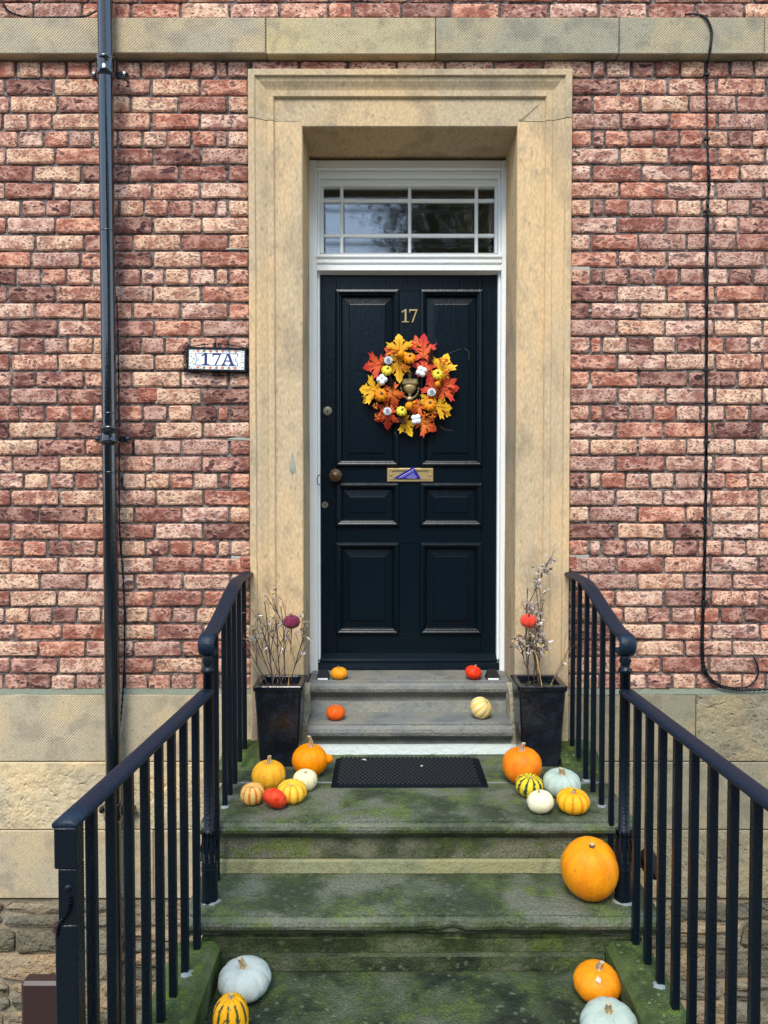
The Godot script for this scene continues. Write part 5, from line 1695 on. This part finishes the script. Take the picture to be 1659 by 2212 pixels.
	for q in [[[520, 585], [580, 590], [625, 640], 40], [[800, 1165], [765, 1190], [720, 1215], 42], [[1110, 880], [1075, 920], [1035, 975], 32]]:
		st = begin(true)
		var p0: Vector3 = W.call(q[0][0], q[0][1], 0.085)
		var p1: Vector3 = W.call(q[1][0], q[1][1], 0.09)
		var p2: Vector3 = W.call(q[2][0], q[2][1], 0.085)
		st.set_color(Color(0.84, 0.30, 0.014))
		tube(st, curve([p0, p1, p2], 5), q[3] * k * 0.35, q[3] * k * 0.9, 10)
		lathe(st, [Vector2(0, 1), Vector2(0.5, 0.87), Vector2(0.87, 0.5), Vector2(1, 0), Vector2(0.87, -0.5), Vector2(0.5, -0.87), Vector2(0, -1)], 14, Transform3D(Basis().scaled(Vector3.ONE * q[3] * k * 1.05), p2))
		part("gourd", done(st), M.pumpkin, w)
	for q in [[420, 925, 58], [857, 835, 60], [798, 1365, 58]]:
		st = begin(true)
		for j in 4:
			var a: float = TAU * j / 4 + 0.5 + q[0] * 0.01
			var at: Vector3 = W.call(q[0] + cos(a) * q[2] * 0.52, q[1] + sin(a) * q[2] * 0.52, 0.085)
			lathe(st, [Vector2(0, 1), Vector2(0.5, 0.85), Vector2(0.87, 0.5), Vector2(1, 0), Vector2(0.85, -0.5), Vector2(0.5, -0.87), Vector2(0, -1)], 12, Transform3D(Basis().rotated(Vector3(0, 0, 1), a).scaled(Vector3.ONE * q[2] * k * 0.56), at))
		part("cotton_boll", done(st), M.cotton, w)
	var cone := func(at: Vector3, axis: Vector3, r: float, length: float, m: Material, called: String) -> void:
		var cs := begin()
		var side := axis.cross(Vector3(0.3, 0.2, 1)).normalized()
		var fw := axis.cross(side).normalized()
		var rows := 7
		for i in rows:
			var t := (i + 0.5) / rows
			var rr := r * sin(PI * (0.18 + 0.78 * t))
			var n := 9
			for j in n:
				var a := TAU * (j + 0.5 * (i % 2)) / n
				var d := side * cos(a) + fw * sin(a)
				var sd := axis.cross(d).normalized()
				var p := at + axis * length * (t - 0.5)
				var tip := p + d * rr + axis * length * 0.06
				quad(cs, p + d * rr * 0.5 - axis * length * 0.06, tip - sd * rr * 0.30, tip + axis * length * 0.04, tip + sd * rr * 0.30)
				tri(cs, p + d * rr * 0.4 + axis * length * 0.05, tip - sd * rr * 0.30, tip + sd * rr * 0.30)
		part(called, done(cs), m, w)
		var core := begin(true)
		tube(core, [at - axis * length * 0.45, at, at + axis * length * 0.4], r * 0.45, r * 0.45, 8)
		part("cone_core", done(core), M.twig_dark, w)
	for q in [[490, 712, 46], [970, 1065, 46], [480, 1275, 45]]:
		cone.call(W.call(q[0], q[1], 0.085), Vector3(0.1, 0.15, 1).normalized(), q[2] * k, q[2] * k * 1.5, M.cone_white, "frosted_pine_cone")
	for q in [[962, 655, 0.05, 1.0, 36, 160], [523, 955, -0.2, 1.0, 28, 130], [643, 1380, 1.0, -0.6, 30, 120]]:
		cone.call(W.call(q[0], q[1], 0.075), Vector3(q[2], q[3], 0.15).normalized(), q[4] * k, q[5] * k, M.cone_brown, "pine_cone")
	for q in [[650, 795], [690, 805], [350, 1220], [375, 1330], [915, 1312], [990, 1318], [1090, 725], [1130, 840]]:
		st = begin(true)
		for j in 16:
			var at: Vector3 = W.call(q[0] + g.randf_range(-32, 32), q[1] + g.randf_range(-34, 34), 0.075 + g.randf_range(0, 0.015))
			lathe(st, [Vector2(0, 1), Vector2(0.8, 0.6), Vector2(1, 0), Vector2(0.8, -0.6), Vector2(0, -1)], 7, Transform3D(Basis().scaled(Vector3.ONE * 0.0042), at))
		part("berry_cluster", done(st), M.berry, w)

# ------------------------------------------------------------------ small things
func build_small_things() -> void:
	# leaflet stuck in the letter flap
	var zd := -0.385
	var S := 128
	var im := Image.create(S, S, false, Image.FORMAT_RGB8)
	im.fill(Color(0.12, 0.08, 0.62))
	im.fill_rect(Rect2i(30, 14, 94, 5), Color(0.85, 0.86, 0.95))
	im.fill_rect(Rect2i(44, 26, 76, 3), Color(0.72, 0.72, 0.92))
	for y in 7:
		im.fill_rect(Rect2i(62 + y * 5, 40 + y * 8, 56 - y * 5 - (y * 7) % 9, 4), Color(0.66, 0.66, 0.90))
	var lm := StandardMaterial3D.new()
	lm.albedo_texture = ImageTexture.create_from_image(im)
	lm.roughness = 0.3
	lm.cull_mode = BaseMaterial3D.CULL_DISABLED
	var st := begin()
	var p := [V(849, 1034, zd + 0.012), V(893, 1008, zd + 0.030), V(909, 1034, zd + 0.012)]
	var uv := [Vector2(0, 1), Vector2(0, 0), Vector2(1, 0)]
	uv = [Vector2(0.0, 0.0), Vector2(1.0, 0.0), Vector2(1.0, 0.8)]
	for off in [0.0, -0.0012]:
		for i in 3:
			st.set_uv(uv[i])
			st.add_vertex((p[i] as Vector3) + Vector3(0, 0, off))
	for i in 3:
		var a: Vector3 = p[i]
		var b: Vector3 = p[(i + 1) % 3]
		var z := Vector3(0, 0, -0.0012)
		for v: Vector3 in [a, b, b + z, a, b + z, a + z]:
			st.set_uv(uv[i])
			st.add_vertex(v)
	var t := thing("leaflet", "folded blue leaflet sticking out of the brass letter plate", "leaflet", V(880, 1034, zd + 0.012))
	part("sheet", done(st), lm, t)
	# two little solar lamps on the threshold
	for s in 2:
		var a := G([682.5, 1051][s], 1469, 0.304)
		var b := G([711, 1082][s], 1470, 0.304)
		var x0 := a.x
		var x1 := b.x
		var z1 := a.z
		var l := thing("solar_step_light", ["small black solar lamp on the threshold beside the orange mini pumpkin", "small black solar lamp on the threshold beside the red mini squash"][s], "lamp", Vector3((x0 + x1) / 2, 0.304, z1 - 0.04), "solar lamps on the threshold")
		st = begin()
		var q := [Vector3(x0, 0.304, z1), Vector3(x1, 0.304, z1), Vector3(x1, 0.304, z1 - 0.075), Vector3(x0, 0.304, z1 - 0.075)]
		var r := [Vector3(x0 + 0.003, 0.318, z1 - 0.004), Vector3(x1 - 0.003, 0.318, z1 - 0.004), Vector3(x1 - 0.012, 0.344, z1 - 0.06), Vector3(x0 + 0.012, 0.344, z1 - 0.06)]
		for k in 4:
			quad(st, q[k], q[(k + 1) % 4], r[(k + 1) % 4], r[k])
		quad(st, r[0], r[1], r[2], r[3])
		part("case", done(st), M.black, l)
		st = begin()
		quad(st, Vector3(x0 + 0.008, 0.3055, z1 + 0.0006), Vector3(x0 + 0.008, 0.313, z1 - 0.0006), Vector3(x1 - 0.008, 0.313, z1 - 0.0006), Vector3(x1 - 0.008, 0.3055, z1 + 0.0006))
		part("lens", done(st), M.white, l)
	# flood lamp outside the railing
	var c := V(1404, 1866, 0.62)
	var fl := thing("flood_lamp", "black flood lamp fixed beside the newel behind the balusters", "lamp", c + Vector3(-0.03, -0.07, 0))
	st = begin()
	var B := Transform3D(Basis(Vector3(0, 0, 1), 0.5) * Basis(Vector3(0, 1, 0), 0.4), c)
	boxp(st, Vector3(-0.03, -0.05, -0.03), Vector3(0.03, 0.05, 0.03), 0.006, B)
	boxp(st, Vector3(-0.024, -0.042, 0.03), Vector3(0.024, 0.042, 0.034), 0.002, B)
	boxp(st, Vector3(-0.075, -0.012, -0.012), Vector3(-0.02, 0.012, 0.012), 0.003, Transform3D(Basis(), c))
	part("body", done(st), M.black, fl)
	st = begin(true)
	lathe(st, [Vector2(0, 1), Vector2(0.7, 0.7), Vector2(1, 0), Vector2(0.7, -0.7), Vector2(0, -1)], 10, Transform3D(Basis().scaled(Vector3.ONE * 0.012), c + Vector3(0.034, -0.012, 0.03)))
	part("sensor", done(st), M.white, fl)
	# brown box on the rubble
	var bx := V(60, 2100, 0.02)
	var b2 := V(121, 2100, 0.02)
	var bb := thing("meter_box", "dark brown plastic box on the rubble wall beside the square railing post", "box", Vector3(bx.x + 0.06, bx.y - 0.26, 0.05))
	part("cover", box_mesh(Vector3(bx.x, bx.y - 0.26, 0.02), Vector3(b2.x + 0.05, bx.y, 0.10), 0.014), M.brown_plastic, bb)
	part("back_plate", box_mesh(Vector3(bx.x - 0.004, bx.y - 0.27, -0.005), Vector3(b2.x + 0.055, bx.y - 0.20, 0.0199), 0.002), M.brown_plastic, bb)
	# litter
	var g := RandomNumberGenerator.new()
	g.seed = 5
	for q in [[786, 1642, 0.016, "pink-white dead leaf on the doormat near its corner", 0.6], [912, 1655, 0.016, "pale dead leaf curled in the middle of the doormat", 2.0]]:
		var at := G(q[0], q[1], q[2])
		var lf := thing("fallen_leaf", q[3], "leaf", at)
		st = begin()
		st.set_color(Color(0.66, 0.52, 0.44))
		var d := Vector3(cos(q[4]), 0.1, sin(q[4])) * 0.016
		var sd := Vector3(-sin(q[4]), 0, cos(q[4])) * 0.007
		quad(st, at - d, at + sd + Vector3(0, 0.004, 0), at + d, at - Vector3(0, 0.001, 0))
		quad(st, at - d, at - Vector3(0, 0.001, 0), at + d, at - sd + Vector3(0, 0.005, 0))
		part("blade", done(st), M.dry_leaf, lf)
	st = begin(true)
	for k in 34:
		var q: Array = [[735, 1033, 1624, 1640, 0.004], [1060, 1110, 1640, 1690, 0.004], [720, 1090, 1562, 1575, 0.153], [720, 1040, 1462, 1466, 0.307], [640, 1050, 1715, 1770, 0.003], [500, 1250, 1920, 1975, -0.205]][[0, 0, 0, 0, 1, 2, 3, 4, 4, 5][k % 10]]
		var at := G(g.randf_range(q[0], q[1]), g.randf_range(q[2], q[3]), q[4])
		var a := g.randf() * TAU
		var pts := [at]
		for j in 3:
			a += g.randf_range(-0.5, 0.5)
			pts.append((pts[-1] as Vector3) + Vector3(cos(a), g.randf_range(-0.02, 0.12), sin(a) * 0.6) * g.randf_range(0.008, 0.022))
		tube(st, pts, 0.0011, 0.0007, 4, false)
	var li := part("twig_litter", done(st), M.twig_dark, self)
	li.set_meta("label", "fine dark twigs scattered over the steps and mat")
	li.set_meta("category", "litter")
	li.set_meta("kind", "stuff")

# ------------------------------------------------------------------ across the street (mirrored in the fanlight)
func build_opposite() -> void:
	var h := thing("terraced_house", "pale stone house across the street mirrored in the fanlight", "house", Vector3(9.0, -0.585, 17.0))
	part("wall", box_mesh(Vector3(2.5, -0.585, 16.0), Vector3(18.0, 10.5, 22.0), 0.02), M.plinth_rough, h)
	for i in 4:
		for j in 3:
			var x := 3.7 + i * 3.2
			var y := 0.6 + j * 3.0
			part("window", box_mesh(Vector3(x, y, 15.97), Vector3(x + 1.1, y + 1.9, 16.05), 0.01), M.dark_room, h)
			part("window_sill", box_mesh(Vector3(x - 0.1, y - 0.14, 15.9), Vector3(x + 1.2, y, 16.06), 0.01), M.paving, h)
	part("cornice", box_mesh(Vector3(2.3, 10.5, 15.7), Vector3(18.2, 10.9, 22.2), 0.03), M.paving, h)
	var h2 := thing("terraced_house", "long low dark brick terrace across the street with slate roof", "house", Vector3(-12.0, -0.585, 18.0))
	part("wall", box_mesh(Vector3(-30.0, -0.585, 16.4), Vector3(2.2, 4.0, 23.0), 0.02), M.bricks[7], h2)
	var rf := begin()
	extrude_x(rf, [Vector2(16.1, 4.0), Vector2(19.7, 5.4), Vector2(23.3, 4.0)], -30.2, 2.3, 4, 0.0, 3)
	part("roof", done(rf), M.asphalt, h2)
	for i in 9:
		for j in 2:
			var x := -1.2 - i * 3.0
			var y := 0.3 + j * 2.1
			part("window", box_mesh(Vector3(x, y, 16.37), Vector3(x + 1.1, y + 1.3, 16.45), 0.01), M.dark_room, h2)
			part("window_sill", box_mesh(Vector3(x - 0.1, y - 0.12, 16.3), Vector3(x + 1.2, y, 16.46), 0.01), M.paving, h2)
	var g := RandomNumberGenerator.new()
	g.seed = 77
	for n in 2:
		var base := Vector3([1.1, 2.3][n], -0.585, [13.9, 14.6][n])
		var t := thing("street_tree", ["autumn street tree across the road mirrored in the fanlight", "second street tree standing nearer the stone house across the road"][n], "tree", base)
		var st := begin(true)
		var tips := []
		var trunk := [base, base + Vector3(0.1, 3.0, 0), base + Vector3(0.0, 6.5, 0.1), base + Vector3(0.15, 11.0, 0)]
		tube(st, curve(trunk, 4), 0.26, 0.06, 9)
		for k in 24:
			var y := g.randf_range(3.6, 11.0)
			var a := g.randf() * TAU
			var ln := g.randf_range(0.8, 1.6)
			var p := base + Vector3(0.08, y, 0)
			var e := p + Vector3(cos(a), g.randf_range(0.4, 1.0), sin(a)) * ln
			tube(st, [p, p.lerp(e, 0.5) + Vector3(0, 0.1, 0), e], 0.06, 0.02, 5)
			tips.append(e); tips.append(p.lerp(e, 0.6))
		part("trunk", done(st), M.bark, t)
		var lv := begin()
		for k in 6500:
			var tip: Vector3 = tips[g.randi() % tips.size()]
			var p := tip + Vector3(g.randfn(0, 0.42), g.randfn(0, 0.38), g.randfn(0, 0.42))
			var d := Vector3(g.randf_range(-1, 1), g.randf_range(-1, 0.4), g.randf_range(-1, 1)).normalized() * 0.10
			var sd := d.cross(Vector3(g.randf_range(-1, 1), 1, g.randf_range(-1, 1))).normalized() * 0.045
			lv.set_color(Color(0.07, 0.09, 0.03).lerp(Color(0.16, 0.12, 0.03), g.randf()))
			quad(lv, p - d, p + sd, p + d, p - sd)
		part("crown", done(lv), M.leaves, t)
